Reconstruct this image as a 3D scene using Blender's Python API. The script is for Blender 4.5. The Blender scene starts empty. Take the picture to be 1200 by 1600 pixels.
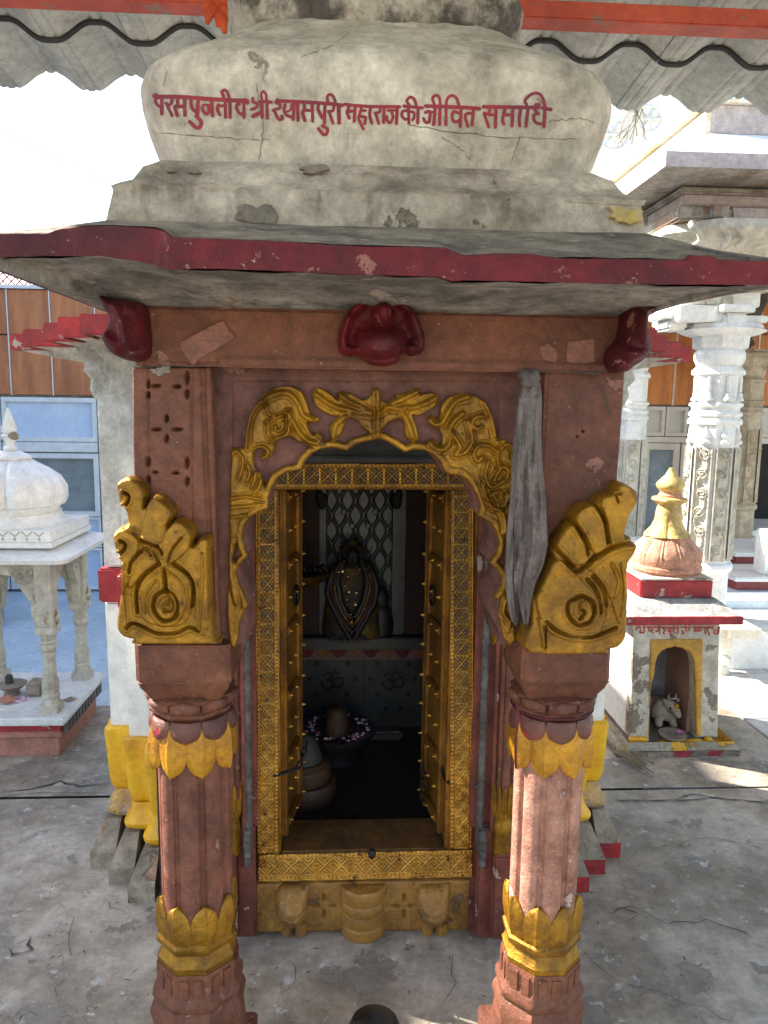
import bpy, math, random
import numpy as np
from mathutils import Vector, Matrix
from mathutils.bvhtree import BVHTree
random.seed(7)
rng = np.random.RandomState(11)
S = bpy.context.scene
C = S.collection
# ------------------------------------------------------------------ camera
FPX, PITCH, YAW, ROLL = 1180.0, 8.2, 3.2, 0.8
R3 = (Matrix.Rotation(-math.radians(YAW), 4, 'Z') @ Matrix.Rotation(math.radians(90 - PITCH), 4, 'X')
      @ Matrix.Rotation(math.radians(ROLL), 4, 'Z'))
EYE = Vector((0, 0, 1.5))
cd = bpy.data.cameras.new('camera'); cam = bpy.data.objects.new('camera', cd); C.objects.link(cam)
cam.matrix_world = Matrix.Translation(EYE) @ R3
cd.sensor_fit = 'VERTICAL'; cd.sensor_height = 36; cd.lens = FPX / 1600 * 36
cd.clip_start = 0.02; cd.clip_end = 500
S.camera = cam
# ------------------------------------------------------------------ light
SUN_EL, SUN_AZ = 38.0, 25.0          # azimuth: behind the left side
w = bpy.data.worlds.new('World'); S.world = w; w.use_nodes = True
nt = w.node_tree; bg = nt.nodes['Background']
sky = nt.nodes.new('ShaderNodeTexSky'); sky.sky_type = 'NISHITA'; sky.sun_disc = False
sunv = Vector((-math.cos(math.radians(SUN_AZ)) * math.cos(math.radians(SUN_EL)),
               math.sin(math.radians(SUN_AZ)) * math.cos(math.radians(SUN_EL)), math.sin(math.radians(SUN_EL))))
sky.sun_elevation = math.radians(SUN_EL); sky.sun_rotation = math.atan2(sunv.x, sunv.y)
sky.air_density = 1.2; sky.dust_density = 1.6; sky.ozone_density = 1.0
nt.links.new(sky.outputs[0], bg.inputs[0]); bg.inputs[1].default_value = 0.14
sl = bpy.data.lights.new('sun', 'SUN'); sl.energy = 5.0; sl.angle = math.radians(0.5); sl.color = (1, .95, .87)
so = bpy.data.objects.new('sun', sl); C.objects.link(so)
so.rotation_euler = sunv.to_track_quat('Z', 'Y').to_euler()
S.view_settings.view_transform = 'Standard'; S.view_settings.look = 'None'
S.view_settings.exposure = 1.95; S.view_settings.gamma = 1; S.view_settings.use_curve_mapping = False
S.render.engine = 'CYCLES'
S.cycles.max_bounces = 8; S.cycles.diffuse_bounces = 5; S.cycles.glossy_bounces = 3
S.cycles.sample_clamp_indirect = 6.0
# ------------------------------------------------------------------ geometry of the view -> world
def ray(x, y): return R3.to_3x3() @ Vector(((x - 600) / FPX, (800 - y) / FPX, -1))
def P(x, y, Y):
    d = ray(x, y); return EYE + d * (Y / d.y)
def G(x, y, z=0.0):
    d = ray(x, y); return EYE + d * ((z - 1.5) / d.z)
def zat(y, Y, x=583): return P(x, y, Y).z
def wpx(n, Y, y=800): return (P(600 + n, y, Y) - P(600, y, Y)).x
CX = 0.068
# ------------------------------------------------------------------ materials
MATS = {}
def hexc(r, g, b):
    f = lambda c: (c / 255 / 12.92) if c / 255 <= .04045 else ((c / 255 + .055) / 1.055) ** 2.4
    return (f(r), f(g), f(b))
def mat(name, col, var=None, vs=6.0, vthr=(.35, .65), rough=.7, bump=.3, bs=60.0, chip=None, chs=9.0, cht=.62,
        speck=None, sps=70.0, spt=.7, metal=0.0, coat=0.0, streak=None, skt=.55, spec=.5, dist=0.004, coarse=1.0, wood=False, grain=None):
    if name in MATS: return MATS[name]
    if grain is None: grain = min(.78, .2 + bump * .85)
    sq = lambda t: .5 + (t - .5) * .62
    cht, spt, skt = sq(cht), sq(spt), sq(skt); vthr = (sq(vthr[0]), sq(vthr[1])); dist = dist * 2.4
    m = bpy.data.materials.new(name); m.use_nodes = True; n = m.node_tree.nodes; L = m.node_tree.links
    b = n['Principled BSDF']; tc = n.new('ShaderNodeTexCoord')
    def noise(scale, detail=6, rough_=.6, sc3=None):
        t = n.new('ShaderNodeTexNoise'); t.inputs['Scale'].default_value = scale; t.inputs['Detail'].default_value = detail
        t.inputs['Roughness'].default_value = rough_
        if sc3:
            mp = n.new('ShaderNodeMapping'); mp.inputs['Scale'].default_value = sc3
            L.new(tc.outputs['Object'], mp.inputs[0]); L.new(mp.outputs[0], t.inputs[0])
        else: L.new(tc.outputs['Object'], t.inputs[0])
        return t.outputs['Fac']
    def ramp(src, a, c):
        r = n.new('ShaderNodeMapRange'); r.inputs[1].default_value = a; r.inputs[2].default_value = c
        L.new(src, r.inputs[0]); return r.outputs[0]
    def mix(fac, a, c):
        x = n.new('ShaderNodeMix'); x.data_type = 'RGBA'; L.new(fac, x.inputs[0])
        for k, v in ((6, a), (7, c)):
            if isinstance(v, tuple): x.inputs[k].default_value = (*v, 1)
            else: L.new(v, x.inputs[k])
        return x.outputs[2]
    cur = col
    var = var or tuple(c * .62 for c in col)
    cur = mix(ramp(noise(vs, 8, .65, (1, 1, .12) if wood else None), *vthr), cur, var)
    cur = mix(ramp(noise(bs * .5, 4), .3, .75), cur, cur) if False else cur
    if streak: cur = mix(ramp(noise(5.0, 7, .7, (3.2, 3.2, .35)), skt, skt + .22), cur, streak)
    hts = []
    if chip:
        cf = ramp(noise(chs, 9, .62), cht, cht + .02); cur = mix(cf, cur, chip)
        hts.append((cf, -.9))
    if speck: cur = mix(ramp(noise(sps, 5, .7), spt, spt + .05), cur, speck)
    # fine tonal grain
    g = n.new('ShaderNodeMix'); g.data_type = 'RGBA'; g.blend_type = 'MULTIPLY'; g.inputs[0].default_value = 1
    gr = n.new('ShaderNodeMapRange'); gr.inputs[1].default_value = .25; gr.inputs[2].default_value = .75
    gr.inputs[3].default_value = 1 - grain * .55; gr.inputs[4].default_value = 1 + grain * .32
    gm = n.new('ShaderNodeMath'); gm.operation = 'MULTIPLY_ADD'; L.new(noise(bs * .42, 7, .72), gm.inputs[0]); gm.inputs[1].default_value = .62
    gq = n.new('ShaderNodeMath'); gq.operation = 'MULTIPLY'; L.new(noise(bs * 1.5, 6, .75), gq.inputs[0]); gq.inputs[1].default_value = .38
    L.new(gq.outputs[0], gm.inputs[2]); gr.inputs[1].default_value = .38; gr.inputs[2].default_value = .62
    L.new(gm.outputs[0], gr.inputs[0])
    if isinstance(cur, tuple): g.inputs[6].default_value = (*cur, 1)
    else: L.new(cur, g.inputs[6])
    L.new(gr.outputs[0], g.inputs[7]); cur = g.outputs[2]
    L.new(cur, b.inputs['Base Color'])
    b.inputs['Metallic'].default_value = metal; b.inputs['Specular IOR Level'].default_value = spec
    rr = n.new('ShaderNodeMapRange'); rr.inputs[3].default_value = max(.05, rough - .14); rr.inputs[4].default_value = min(1, rough + .14)
    L.new(noise(bs * .6, 4), rr.inputs[0]); L.new(rr.outputs[0], b.inputs['Roughness'])
    if coat: b.inputs['Coat Weight'].default_value = coat; b.inputs['Coat Roughness'].default_value = .25
    if bump:
        h1 = noise(bs, 8, .7); h2 = noise(bs * .17, 4, .5)
        a = n.new('ShaderNodeMath'); a.operation = 'MULTIPLY_ADD'; L.new(h2, a.inputs[0]); a.inputs[1].default_value = 2.2 * coarse; L.new(h1, a.inputs[2])
        cur = a.outputs[0]
        for s_, k in hts:
            q = n.new('ShaderNodeMath'); q.operation = 'MULTIPLY_ADD'; L.new(s_, q.inputs[0]); q.inputs[1].default_value = k; L.new(cur, q.inputs[2]); cur = q.outputs[0]
        bp = n.new('ShaderNodeBump'); bp.inputs['Strength'].default_value = bump; bp.inputs['Distance'].default_value = dist
        L.new(cur, bp.inputs['Height']); L.new(bp.outputs[0], b.inputs['Normal'])
    MATS[name] = m; return m
def M(name):
    return MATS[name]
brown = mat('terracotta_paint', (.205, .072, .036), (.12, .042, .024), vs=5, spec=.3, rough=.5, bump=.55, bs=70, chip=(.27, .12, .08), chs=14, cht=.72, speck=(.45, .3, .22), sps=110, spt=.74, streak=(.1, .05, .04), skt=.6)
brown2 = mat('pink_brown_paint', (.245, .088, .052), (.145, .052, .032), vs=7, spec=.3, rough=.5, bump=.6, bs=55, chip=(.33, .17, .12), chs=18, cht=.72, speck=(.5, .34, .28), sps=120, spt=.75)
rose = mat('rose_red_paint', (.24, .07, .045), (.14, .042, .028), vs=8, spec=.3, rough=.55, bump=.5, bs=60, chip=(.45, .3, .24), chs=16, cht=.7)
gold = mat('gold_paint', (.4, .19, .009), (.2, .088, .007), vs=12, vthr=(.35, .7), rough=.34, bump=.5, bs=65, speck=(.12, .06, .03), sps=60, spt=.71, metal=.5, coat=0, chip=(.2, .1, .03), chs=20, cht=.71)
yelgold = mat('yellow_gold_paint', (.58, .27, .008), (.38, .16, .008), vs=9, rough=.38, bump=.45, bs=70, coat=0, metal=.25, speck=(.2, .1, .03), sps=60, spt=.72)
brass = mat('embossed_brass', (.72, .37, .06), (.5, .24, .035), vs=12, rough=.34, bump=.35, bs=150, metal=.75, speck=(.1, .05, .02), sps=45, spt=.66)
darkgold = mat('aged_brass_door', (.36, .165, .026), (.19, .085, .018), vs=8, rough=.4, bump=.4, bs=90, metal=.6)
recess = mat('dark_wood_ground', (.03, .02, .012), (.012, .01, .008), rough=.7, bump=.3)
maroon = mat('maroon_paint', (.135, .008, .011), (.065, .006, .009), vs=6, rough=.52, bump=.45, bs=60, coat=0, spec=.3, speck=(.4, .26, .22), sps=75, spt=.73, chip=(.26, .1, .08), chs=22, cht=.7)
redblk = mat('red_trim_paint', (.42, .02, .022), (.26, .014, .016), vs=8, rough=.5, bump=.45, bs=55, chip=(.45, .38, .33), chs=17, cht=.67)
white = mat('weathered_whitewash', (.56, .5, .41), (.38, .33, .26), vs=3.5, rough=.82, bump=.6, bs=45, chip=(.25, .21, .17), chs=7, cht=.655, streak=(.22, .19, .15), skt=.56, dist=.006)
domew = mat('dome_limewash', (.68, .6, .48), (.48, .41, .32), vs=4, rough=.8, bump=.75, bs=26, chip=(.34, .275, .2), chs=5, cht=.78, streak=(.3, .24, .175), skt=.62, dist=.005)
plinthm = mat('flaking_limewash', (.64, .54, .42), (.36, .29, .21), vs=5, rough=.85, bump=.9, bs=32, chip=(.26, .205, .145), chs=6.5, cht=.69, streak=(.2, .15, .1), skt=.55, dist=.008)
eavetop = mat('mossy_cement', (.36, .3, .225), (.15, .13, .1), vs=7, rough=.9, bump=.9, bs=40, speck=(.42, .39, .34), sps=20, spt=.66, dist=.006)
soffit = mat('sooty_soffit', (.44, .405, .35), (.18, .165, .145), vs=5, rough=.9, bump=.8, bs=40, chip=(.42, .36, .28), chs=8, cht=.655, streak=(.08, .08, .08), skt=.5, dist=.008)
white2 = mat('grey_white_stone', (.6, .57, .5), (.42, .4, .35), vs=6, rough=.8, bump=.7, bs=45, streak=(.28, .26, .22), skt=.57)
brightw = mat('white_lime_paint', (.88, .84, .75), (.78, .73, .64), vs=5, rough=.75, bump=.6, bs=35, chip=(.5, .45, .38), chs=10, cht=.76, grain=.35)
yellow = mat('yellow_enamel', (.86, .46, .01), (.74, .34, .008), vs=7, rough=.42, bump=.55, bs=40, chip=(.6, .5, .38), chs=11, cht=.74, coat=.1, grain=.35)
steps_m = mat('worn_step_stone', (.38, .3, .21), (.25, .195, .135), vs=9, rough=.9, bump=.8, bs=40, chip=(.46, .27, .17), chs=7, cht=.6)
salmon = mat('salmon_plaster', (.5, .22, .145), (.38, .16, .11), vs=6, rough=.75, bump=.5, bs=45, streak=(.3, .13, .1), skt=.62)
peach = mat('peach_domed_plaster', (.62, .31, .19), (.46, .22, .14), vs=10, rough=.8, bump=.7, bs=60, speck=(.28, .2, .16), sps=55, spt=.7)
marble = mat('white_marble', (.82, .8, .75), (.66, .65, .62), vs=4, vthr=(.42, .7), rough=.35, bump=.15, bs=80, streak=(.6, .52, .4), skt=.64)
creamm = mat('cream_carved_marble', (.6, .55, .44), (.46, .41, .32), vs=7, rough=.55, bump=.4, bs=70, streak=(.36, .3, .22), skt=.62)
pinkst = mat('pinkish_shade_stone', (.5, .405, .36), (.4, .325, .29), vs=6, rough=.7, bump=.4, bs=60)  # pinkish shade of the temple's front faces put into the colour
cornicest = mat('weathered_carved_stone', (.4, .355, .29), (.26, .225, .18), vs=5, rough=.75, bump=.6, bs=50, chip=(.3, .18, .12), chs=5, cht=.62)
bluest = mat('sky_tinted_marble_floor', (.5, .58, .64), (.4, .48, .54), vs=2.2, rough=.4, bump=.1, bs=40, speck=(.1, .1, .1), sps=34, spt=.705)  # blue of the sky-lit shade put into the marble colour
slab = mat('marble_paving', (.62, .6, .56), (.5, .47, .42), vs=3, rough=.45, bump=.15, bs=40, streak=(.45, .4, .33), skt=.66)
concrete = mat('worn_concrete', (.48, .41, .32), (.26, .21, .15), vs=2.2, vthr=(.36, .64), rough=.6, bump=.5, bs=34, speck=(.52, .49, .44), sps=17, spt=.66, chip=(.26, .225, .18), chs=4.3, cht=.60, dist=.002)
woodp = mat('wood_laminate', (.48, .17, .06), (.26, .085, .03), vs=9, vthr=(.3, .7), rough=.5, bump=.1, bs=60, wood=True)
alum = mat('painted_aluminium', (.62, .64, .66), (.55, .57, .6), rough=.4, bump=.05)
creamal = mat('cream_aluminium', (.68, .58, .47), (.6, .5, .4), rough=.45, bump=.05)
greyw = mat('grey_block_wall', (.36, .37, .37), (.28, .29, .29), vs=4, rough=.8, bump=.4)
sheetm = mat('cement_sheet', (.54, .54, .47), (.42, .42, .37), vs=3, rough=.7, bump=.4, bs=60, streak=(.25, .25, .23), skt=.6)
blackr = mat('black_rubber', (.03, .03, .03), rough=.6, bump=.3)
beamor = mat('orange_red_oxide', (.55, .09, .04), (.4, .06, .03), rough=.5, bump=.2, bs=50, chip=(.3, .14, .1), chs=14, cht=.68)
cloth = mat('grey_gauze_cloth', (.22, .175, .152), (.15, .122, .11), vs=14, rough=.95, bump=.8, bs=130, streak=(.3, .25, .225), skt=.5, spec=.2)
orange = mat('orange_cloth', (.75, .13, .02), (.55, .07, .02), rough=.8, bump=.4, bs=60)
paintred = mat('red_lettering_paint', (.33, .012, .02), (.22, .012, .03), vs=7, rough=.55, bump=.4, bs=40)
brightred = mat('scarlet_lettering_paint', (.55, .035, .015), (.4, .03, .02), vs=12, rough=.6, bump=.3)
blackm = mat('black_iron', (.02, .018, .016), rough=.45, bump=.3, metal=.6)
silver = mat('silver_paint_trim', (.17, .15, .13), (.08, .068, .06), vs=18, rough=.6, bump=.9, bs=50, metal=.1)
tile = mat('dimmed_white_tile', (.085, .072, .06), (.055, .047, .04), rough=.35, bump=.05)  # white tile darkened: the chamber's dimness is put into its colour
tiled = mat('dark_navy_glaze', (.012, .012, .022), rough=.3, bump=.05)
greywall = mat('dimmed_grey_panel', (.08, .077, .072), (.045, .043, .04), rough=.3, bump=.1)  # grey panel darkened the same way for the dim chamber
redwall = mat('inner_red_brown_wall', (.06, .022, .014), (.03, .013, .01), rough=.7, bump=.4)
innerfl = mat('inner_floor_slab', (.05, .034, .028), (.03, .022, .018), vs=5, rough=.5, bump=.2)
darkst = mat('black_oiled_stone', (.035, .03, .028), rough=.35, bump=.4)
ochrest = mat('ochre_stone', (.11, .055, .026), (.07, .033, .018), rough=.55, bump=.5)
sandst = mat('sandy_stone', (.4, .32, .24), (.27, .21, .15), vs=12, rough=.85, bump=.7)
pink = mat('pink_petal', (.72, .12, .36), (.85, .6, .7), vs=30, vthr=(.45, .55), rough=.6, bump=.1)
palepink = mat('pale_pink_petal', (.85, .6, .66), (.75, .4, .5), vs=30, rough=.6, bump=.1)
leafm = mat('dry_leaf', (.16, .13, .06), (.1, .09, .04), rough=.8, bump=.2)
tan = mat('tan_twig', (.3, .24, .15), rough=.85, bump=.3)
glint = mat('gold_sequin', (.8, .5, .15), (.6, .3, .08), rough=.25, bump=.1, metal=.8)
yelcloth = mat('yellow_silk', (.5, .3, .02), (.35, .2, .02), rough=.6, bump=.3)
redth = mat('dark_red_thread', (.14, .01, .02), rough=.8, bump=.4)
woodb = mat('brown_niche_inside', (.3, .27, .25), (.17, .15, .14), vs=7, rough=.85, bump=.6, chip=(.06, .05, .045), chs=8, cht=.66)
doorblk = mat('doorway_black', (.02, .014, .01), rough=.8, bump=.1)
frost = mat('frosted_pane_blue', (.5, .6, .74), (.42, .53, .7), vs=2, rough=.35, bump=0)
frostc = mat('frosted_pane_cream', (.6, .55, .46), (.52, .47, .4), vs=2, rough=.35, bump=0)
louvre = mat('grey_green_louvre', (.36, .4, .41), (.28, .32, .33), rough=.4, bump=.05)
redlat = mat('red_lattice', (.5, .03, .04), rough=.6, bump=.1)
# ------------------------------------------------------------------ object helpers
def empty(name, loc, label, cat, group=None):
    o = bpy.data.objects.new(name, None); C.objects.link(o); o.location = loc; o.empty_display_size = .05
    o['label'] = label; o['category'] = cat
    if group: o['group'] = group
    WL[o.name] = Vector(loc); return o
WL = {}
def obj(name, vf, m, parent=None, smooth=False, label=None, cat=None, group=None, kind=None, mi=None):
    v, f = vf
    v = np.asarray(v, dtype=float).reshape(-1, 3)
    off = WL.get(parent.name, Vector((0, 0, 0))) if parent else Vector((0, 0, 0))
    me = bpy.data.meshes.new(name)
    me.from_pydata((v - np.array(off)).tolist(), [], [list(map(int, q)) for q in f])
    ms = m if isinstance(m, (list, tuple)) else [m]
    for q in ms: me.materials.append(q)
    if mi is not None: me.polygons.foreach_set('material_index', list(map(int, mi)))
    if smooth:
        me.polygons.foreach_set('use_smooth', [True] * len(me.polygons))
        if smooth != 'all':
            try: me.set_sharp_from_angle(angle=math.radians(38))
            except Exception: pass
    o = bpy.data.objects.new(name, me); C.objects.link(o)
    if parent: o.parent = parent
    WL[o.name] = off
    if label: o['label'] = label
    if cat: o['category'] = cat
    if group: o['group'] = group
    if kind: o['kind'] = kind
    return o
def put(o, m4, parent=None, name=None):
    """copy sharing the mesh, moved by m4 (world)"""
    c = o.copy(); C.objects.link(c)
    if parent: c.parent = parent
    off = WL.get((parent or o).name, Vector((0, 0, 0)))
    so_ = WL.get(o.name, Vector((0, 0, 0)))
    c.matrix_local = Matrix.Translation(-off) @ m4 @ Matrix.Translation(so_)
    WL[c.name] = off
    return c
def join(*vfs):
    V = []; F = []; n = 0
    for v, f in vfs:
        v = np.asarray(v, dtype=float).reshape(-1, 3)
        V.append(v); F += [[i + n for i in q] for q in f]; n += len(v)
    return np.vstack(V), F
def lump(v, amp, sc, seed=0):
    v = np.asarray(v, dtype=float).reshape(-1, 3); r = np.random.RandomState(abs(int(seed)) + 5); out = v.copy()
    for k in range(6):
        d = r.randn(3); d /= np.linalg.norm(d); a = r.randn(3); a /= np.linalg.norm(a); s_ = sc * (1.7 ** (k % 3))
        out += np.outer(np.sin(v @ d * s_ + r.rand() * 6), a) * amp / (1.5 ** (k % 3)) * .6
    return out
def box(x0, x1, y0, y1, z0, z1, b=0.004, amp=0, sc=25, seed=0, n=1):
    """chamfered box, optionally subdivided and roughened"""
    import bmesh
    bm = bmesh.new(); bmesh.ops.create_cube(bm, size=1)
    for v in bm.verts: v.co = Vector(((x0 + x1) / 2 + v.co.x * (x1 - x0), (y0 + y1) / 2 + v.co.y * (y1 - y0), (z0 + z1) / 2 + v.co.z * (z1 - z0)))
    if n > 1:
        L = [x1 - x0, y1 - y0, z1 - z0]; st = max(L) / n
        for ax in range(3):
            k = int(L[ax] / st)
            if k > 1:
                for q in range(1, k):
                    p = [0, 0, 0]; p[ax] = (x0, y0, z0)[ax] + L[ax] * q / k; nn = [0, 0, 0]; nn[ax] = 1
                    bmesh.ops.bisect_plane(bm, geom=bm.verts[:] + bm.edges[:] + bm.faces[:], plane_co=p, plane_no=nn)
    if b:
        es = [e for e in bm.edges if len(e.link_faces) == 2 and e.calc_face_angle() > .5]
        bmesh.ops.bevel(bm, geom=es, offset=min(b, .3 * min(x1 - x0, y1 - y0, z1 - z0)), segments=2, affect='EDGES')
    v = np.array([v.co[:] for v in bm.verts]); f = [[w_.index for w_ in q.verts] for q in bm.faces]; bm.free()
    if amp: v = lump(v, amp, sc, seed)
    return v, f
def loft(rings, cap=True, closed=True):
    n = len(rings[0]); v = np.vstack([np.asarray(r) for r in rings]); f = []
    for i in range(len(rings) - 1):
        for j in range(n if closed else n - 1):
            a = i * n + j; b = i * n + (j + 1) % n; f.append([a, b, b + n, a + n])
    if cap: f.append(list(range(n))[::-1]); f.append([(len(rings) - 1) * n + j for j in range(n)])
    return v, f
def ring(cx, cy, z, r, kind='round', n=48, p=4, ry=None):
    a = np.arange(n) / n * 2 * math.pi + (math.pi / n if kind in ('sq',) else 0); ry = ry or r
    q = np.ones(n)
    if kind == 'oct':
        t = ((a + math.pi / 8) % (math.pi / 4)) - math.pi / 8; q = 1 / np.cos(t)
    elif kind == 'flute':
        dg = np.abs(((a + math.pi / 4) % (math.pi / 4)) - math.pi / 8); g0 = .085
        rib = np.sqrt(np.clip(1 - ((math.pi / 8 - dg) / (math.pi / 8 - g0)) ** 2, 0, 1)); q = .905 + .115 * rib * (dg > g0) + .055 * np.exp(-(dg / .032) ** 2)
    elif kind == 'flute12': q = .93 + .09 * np.abs(np.cos(a * 6)) ** .6
    elif kind == 'melon': q = .92 + .10 * np.abs(np.cos(a * 6)) ** .5 + .022 * np.exp(-((((a + math.pi / 12) % (math.pi / 6)) - 0) / .03) ** 2)
    elif kind == 'lobe': q = .93 + .08 * np.abs(np.cos(a * 4)) ** .6
    if kind == 'sup':
        c, s_ = np.cos(a), np.sin(a); q = (np.abs(c) ** p + np.abs(s_) ** p) ** (-1 / p)
    if kind == 'sq':
        c, s_ = np.cos(a), np.sin(a); q = 1 / np.maximum(np.abs(c), np.abs(s_))
    return np.stack([cx + q * r * np.cos(a), cy + q * ry * np.sin(a), np.full(n, z)], 1)
def lathe(cx, cy, prof, kind='round', n=48, **k):
    """prof: (z, r[, kind]) bottom to top"""
    return loft([ring(cx, cy, q[0], q[1], q[2] if len(q) > 2 else kind, n, **k) for q in prof])
def prism(pts, y0, y1, ax='y'):
    """polygon in X,Z extruded y0->y1 (ax='x': polygon in Y,Z)"""
    n = len(pts); V = []
    for y in (y0, y1):
        for a, b in pts: V.append((a, y, b) if ax == 'y' else (y, a, b))
    f = [list(range(n)), list(range(n, 2 * n))[::-1]] + [[i, i + n, (i + 1) % n + n, (i + 1) % n] for i in range(n)]
    import bmesh
    bm = bmesh.new(); vs = [bm.verts.new(q) for q in V]
    for q in f: bm.faces.new([vs[i] for i in q])
    bmesh.ops.triangulate(bm, faces=[q for q in bm.faces if len(q.verts) > 4]); bmesh.ops.recalc_face_normals(bm, faces=bm.faces[:])
    bm.verts.index_update()
    r = np.array([v.co[:] for v in bm.verts]), [[w_.index for w_ in q.verts] for q in bm.faces]; bm.free(); return r
def spl(pts, k=6, closed=False):
    p = np.array(pts, float); n = len(p)
    if n < 3: return p
    out = []
    for i in range(n if closed else n - 1):
        g = lambda j: p[j % n] if closed else p[min(max(j, 0), n - 1)]
        a, b, c, d = g(i - 1), g(i), g(i + 1), g(i + 2)
        for t in np.arange(k) / k:
            out.append(.5 * (2 * b + (c - a) * t + (2 * a - 5 * b + 4 * c - d) * t * t + (3 * b - a - 3 * c + d) * t ** 3))
    if not closed: out.append(p[-1])
    return np.array(out)
def tube(pts, r, n=8, k=4, taper=None):
    p = spl(pts, k) if len(pts) > 2 else np.array(pts, float)
    rs = []; up = np.array([0, 0, 1.0])
    for i in range(len(p)):
        t = p[min(i + 1, len(p) - 1)] - p[max(i - 1, 0)]; t /= (np.linalg.norm(t) + 1e-9)
        u = np.cross(t, up); 
        if np.linalg.norm(u) < .1: u = np.cross(t, [1, 0, 0])
        u /= np.linalg.norm(u); w_ = np.cross(t, u); a = np.arange(n) / n * 2 * math.pi
        rr = r if taper is None else r * np.interp(i / (len(p) - 1), *taper)
        rs.append(p[i] + rr * (np.outer(np.cos(a), u) + np.outer(np.sin(a), w_)))
    return loft(rs)
# signed distance machinery on a pixel-like plane (u right, v down) --------------------
def dseg(X, Y, a, b):
    d = np.subtract(b, a); L2 = d @ d + 1e-12
    t = np.clip(((X - a[0]) * d[0] + (Y - a[1]) * d[1]) / L2, 0, 1)
    return np.hypot(X - a[0] - t * d[0], Y - a[1] - t * d[1])
def dline(X, Y, pts):
    pts = np.asarray(pts, float); D = np.full(X.shape, 1e9)
    for i in range(len(pts) - 1): D = np.minimum(D, dseg(X, Y, pts[i], pts[i + 1]))
    return D
def sdpoly(X, Y, pts):
    pts = np.asarray(pts, float); n = len(pts); D = np.full(X.shape, 1e9); ins = np.zeros(X.shape, bool)
    for i in range(n):
        a = pts[i]; b = pts[(i + 1) % n]; D = np.minimum(D, dseg(X, Y, a, b))
        if a[1] != b[1]:
            c = ((a[1] > Y) != (b[1] > Y)) & (X < (b[0] - a[0]) * (Y - a[1]) / (b[1] - a[1]) + a[0]); ins ^= c
    return np.where(ins, D, -D)
def relief(sdf, hfun, bounds, step, place, back=None, lower=None):
    """grid surface inside sdf>0; place(u,v,h)->xyz; back(u,v)->xyz closes it with a skirt"""
    x0, y0, x1, y1 = bounds; gx = np.arange(x0, x1 + step, step); gy = np.arange(y0, y1 + step, step)
    X, Y = np.meshgrid(gx, gy); s = sdf(X, Y); ny, nx = X.shape
    sc = (s[:-1, :-1] + s[1:, :-1] + s[:-1, 1:] + s[1:, 1:]) / 4; use = sc > 0
    pad = np.zeros((ny + 1, nx + 1), int); pad[1:-1, 1:-1] = use
    cnt = pad[:-1, :-1] + pad[1:, :-1] + pad[:-1, 1:] + pad[1:, 1:]
    bd = (cnt > 0) & (cnt < 4)
    gy_, gx_ = np.gradient(s, step); gn = np.hypot(gx_, gy_) + 1e-6
    dX = np.clip(-s * gx_ / gn ** 2, -step * .9, step * .9); dY = np.clip(-s * gy_ / gn ** 2, -step * .9, step * .9)
    Xs = np.where(bd, X + dX, X); Ys = np.where(bd, Y + dY, Y); s2 = np.where(bd, 0, s)
    h = hfun(Xs, Ys, np.maximum(s2, 0))
    idx = -np.ones(X.shape, int); mk = cnt > 0; idx[mk] = np.arange(mk.sum())
    V = place(Xs[mk], Ys[mk], h[mk])
    jj, ii = np.nonzero(use)
    A = idx[jj, ii]; B = idx[jj, ii + 1]; Cc = idx[jj + 1, ii + 1]; D = idx[jj + 1, ii]
    F = np.stack([A, D, Cc, B], 1)
    if back is not None:
        e = np.concatenate([np.stack([F[:, k], F[:, (k + 1) % 4]], 1) for k in range(4)])
        key = e[:, 0].astype(np.int64) * len(V) + e[:, 1]; rk = e[:, 1].astype(np.int64) * len(V) + e[:, 0]
        be = e[~np.isin(key, rk)]
        ub = np.unique(be); mp = -np.ones(len(V), int); mp[ub] = np.arange(len(ub)) + len(V)
        VB = back(Xs[mk][ub], Ys[mk][ub]); V = np.vstack([V, VB])
        F = np.vstack([F, np.stack([be[:, 1], be[:, 0], mp[be[:, 0]], mp[be[:, 1]]], 1)])
    return V, F.tolist()
Rm = np.array(R3.to_3x3())
def plane_y(Yf, sgn=-1):
    def f(u, v, h):
        d = np.stack([(u - 600) / FPX, (800 - v) / FPX, -np.ones_like(u)], -1) @ Rm.T
        p = np.array([0, 0, 1.5]) + d * (Yf / d[..., 1:2]); p[..., 1] += sgn * h; return p
    return f
def px_relief(name, poly, hfun, Yf, Yb, m, parent, step=1.2, smooth='all', sdf=None, **kw):
    poly = np.asarray(poly, float); b = (poly[:, 0].min() - 3, poly[:, 1].min() - 3, poly[:, 0].max() + 3, poly[:, 1].max() + 3)
    fr = plane_y(Yf); bk = plane_y(Yf)
    def back(u, v):
        p = bk(u, v, 0 * u); p[..., 1] = Yb; return p
    vf = relief(sdf or (lambda X, Y: sdpoly(X, Y, poly)), hfun, b, step, fr, back)
    return obj(name, vf, m, parent, smooth=smooth, **kw)
ss = lambda x: np.clip(x, 0, 1) ** 2 * (3 - 2 * np.clip(x, 0, 1))
pil = lambda s, w_: np.sqrt(np.clip(1 - (1 - np.minimum(s / w_, 1)) ** 2, 0, 1))
gs = lambda d, w_: np.exp(-(d / w_) ** 2)
def nz(X, Y, sc, seed=0):
    r = np.random.RandomState(seed); o = 0 * X
    for k in range(7):
        a = r.rand() * 6.3; s_ = sc * (.6 + 1.6 * r.rand()); o = o + np.sin((X * math.cos(a) + Y * math.sin(a)) * s_ + r.rand() * 6)
    return o / 7
PX = 1 / 720.0     # metres per photo pixel at the porch
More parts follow.
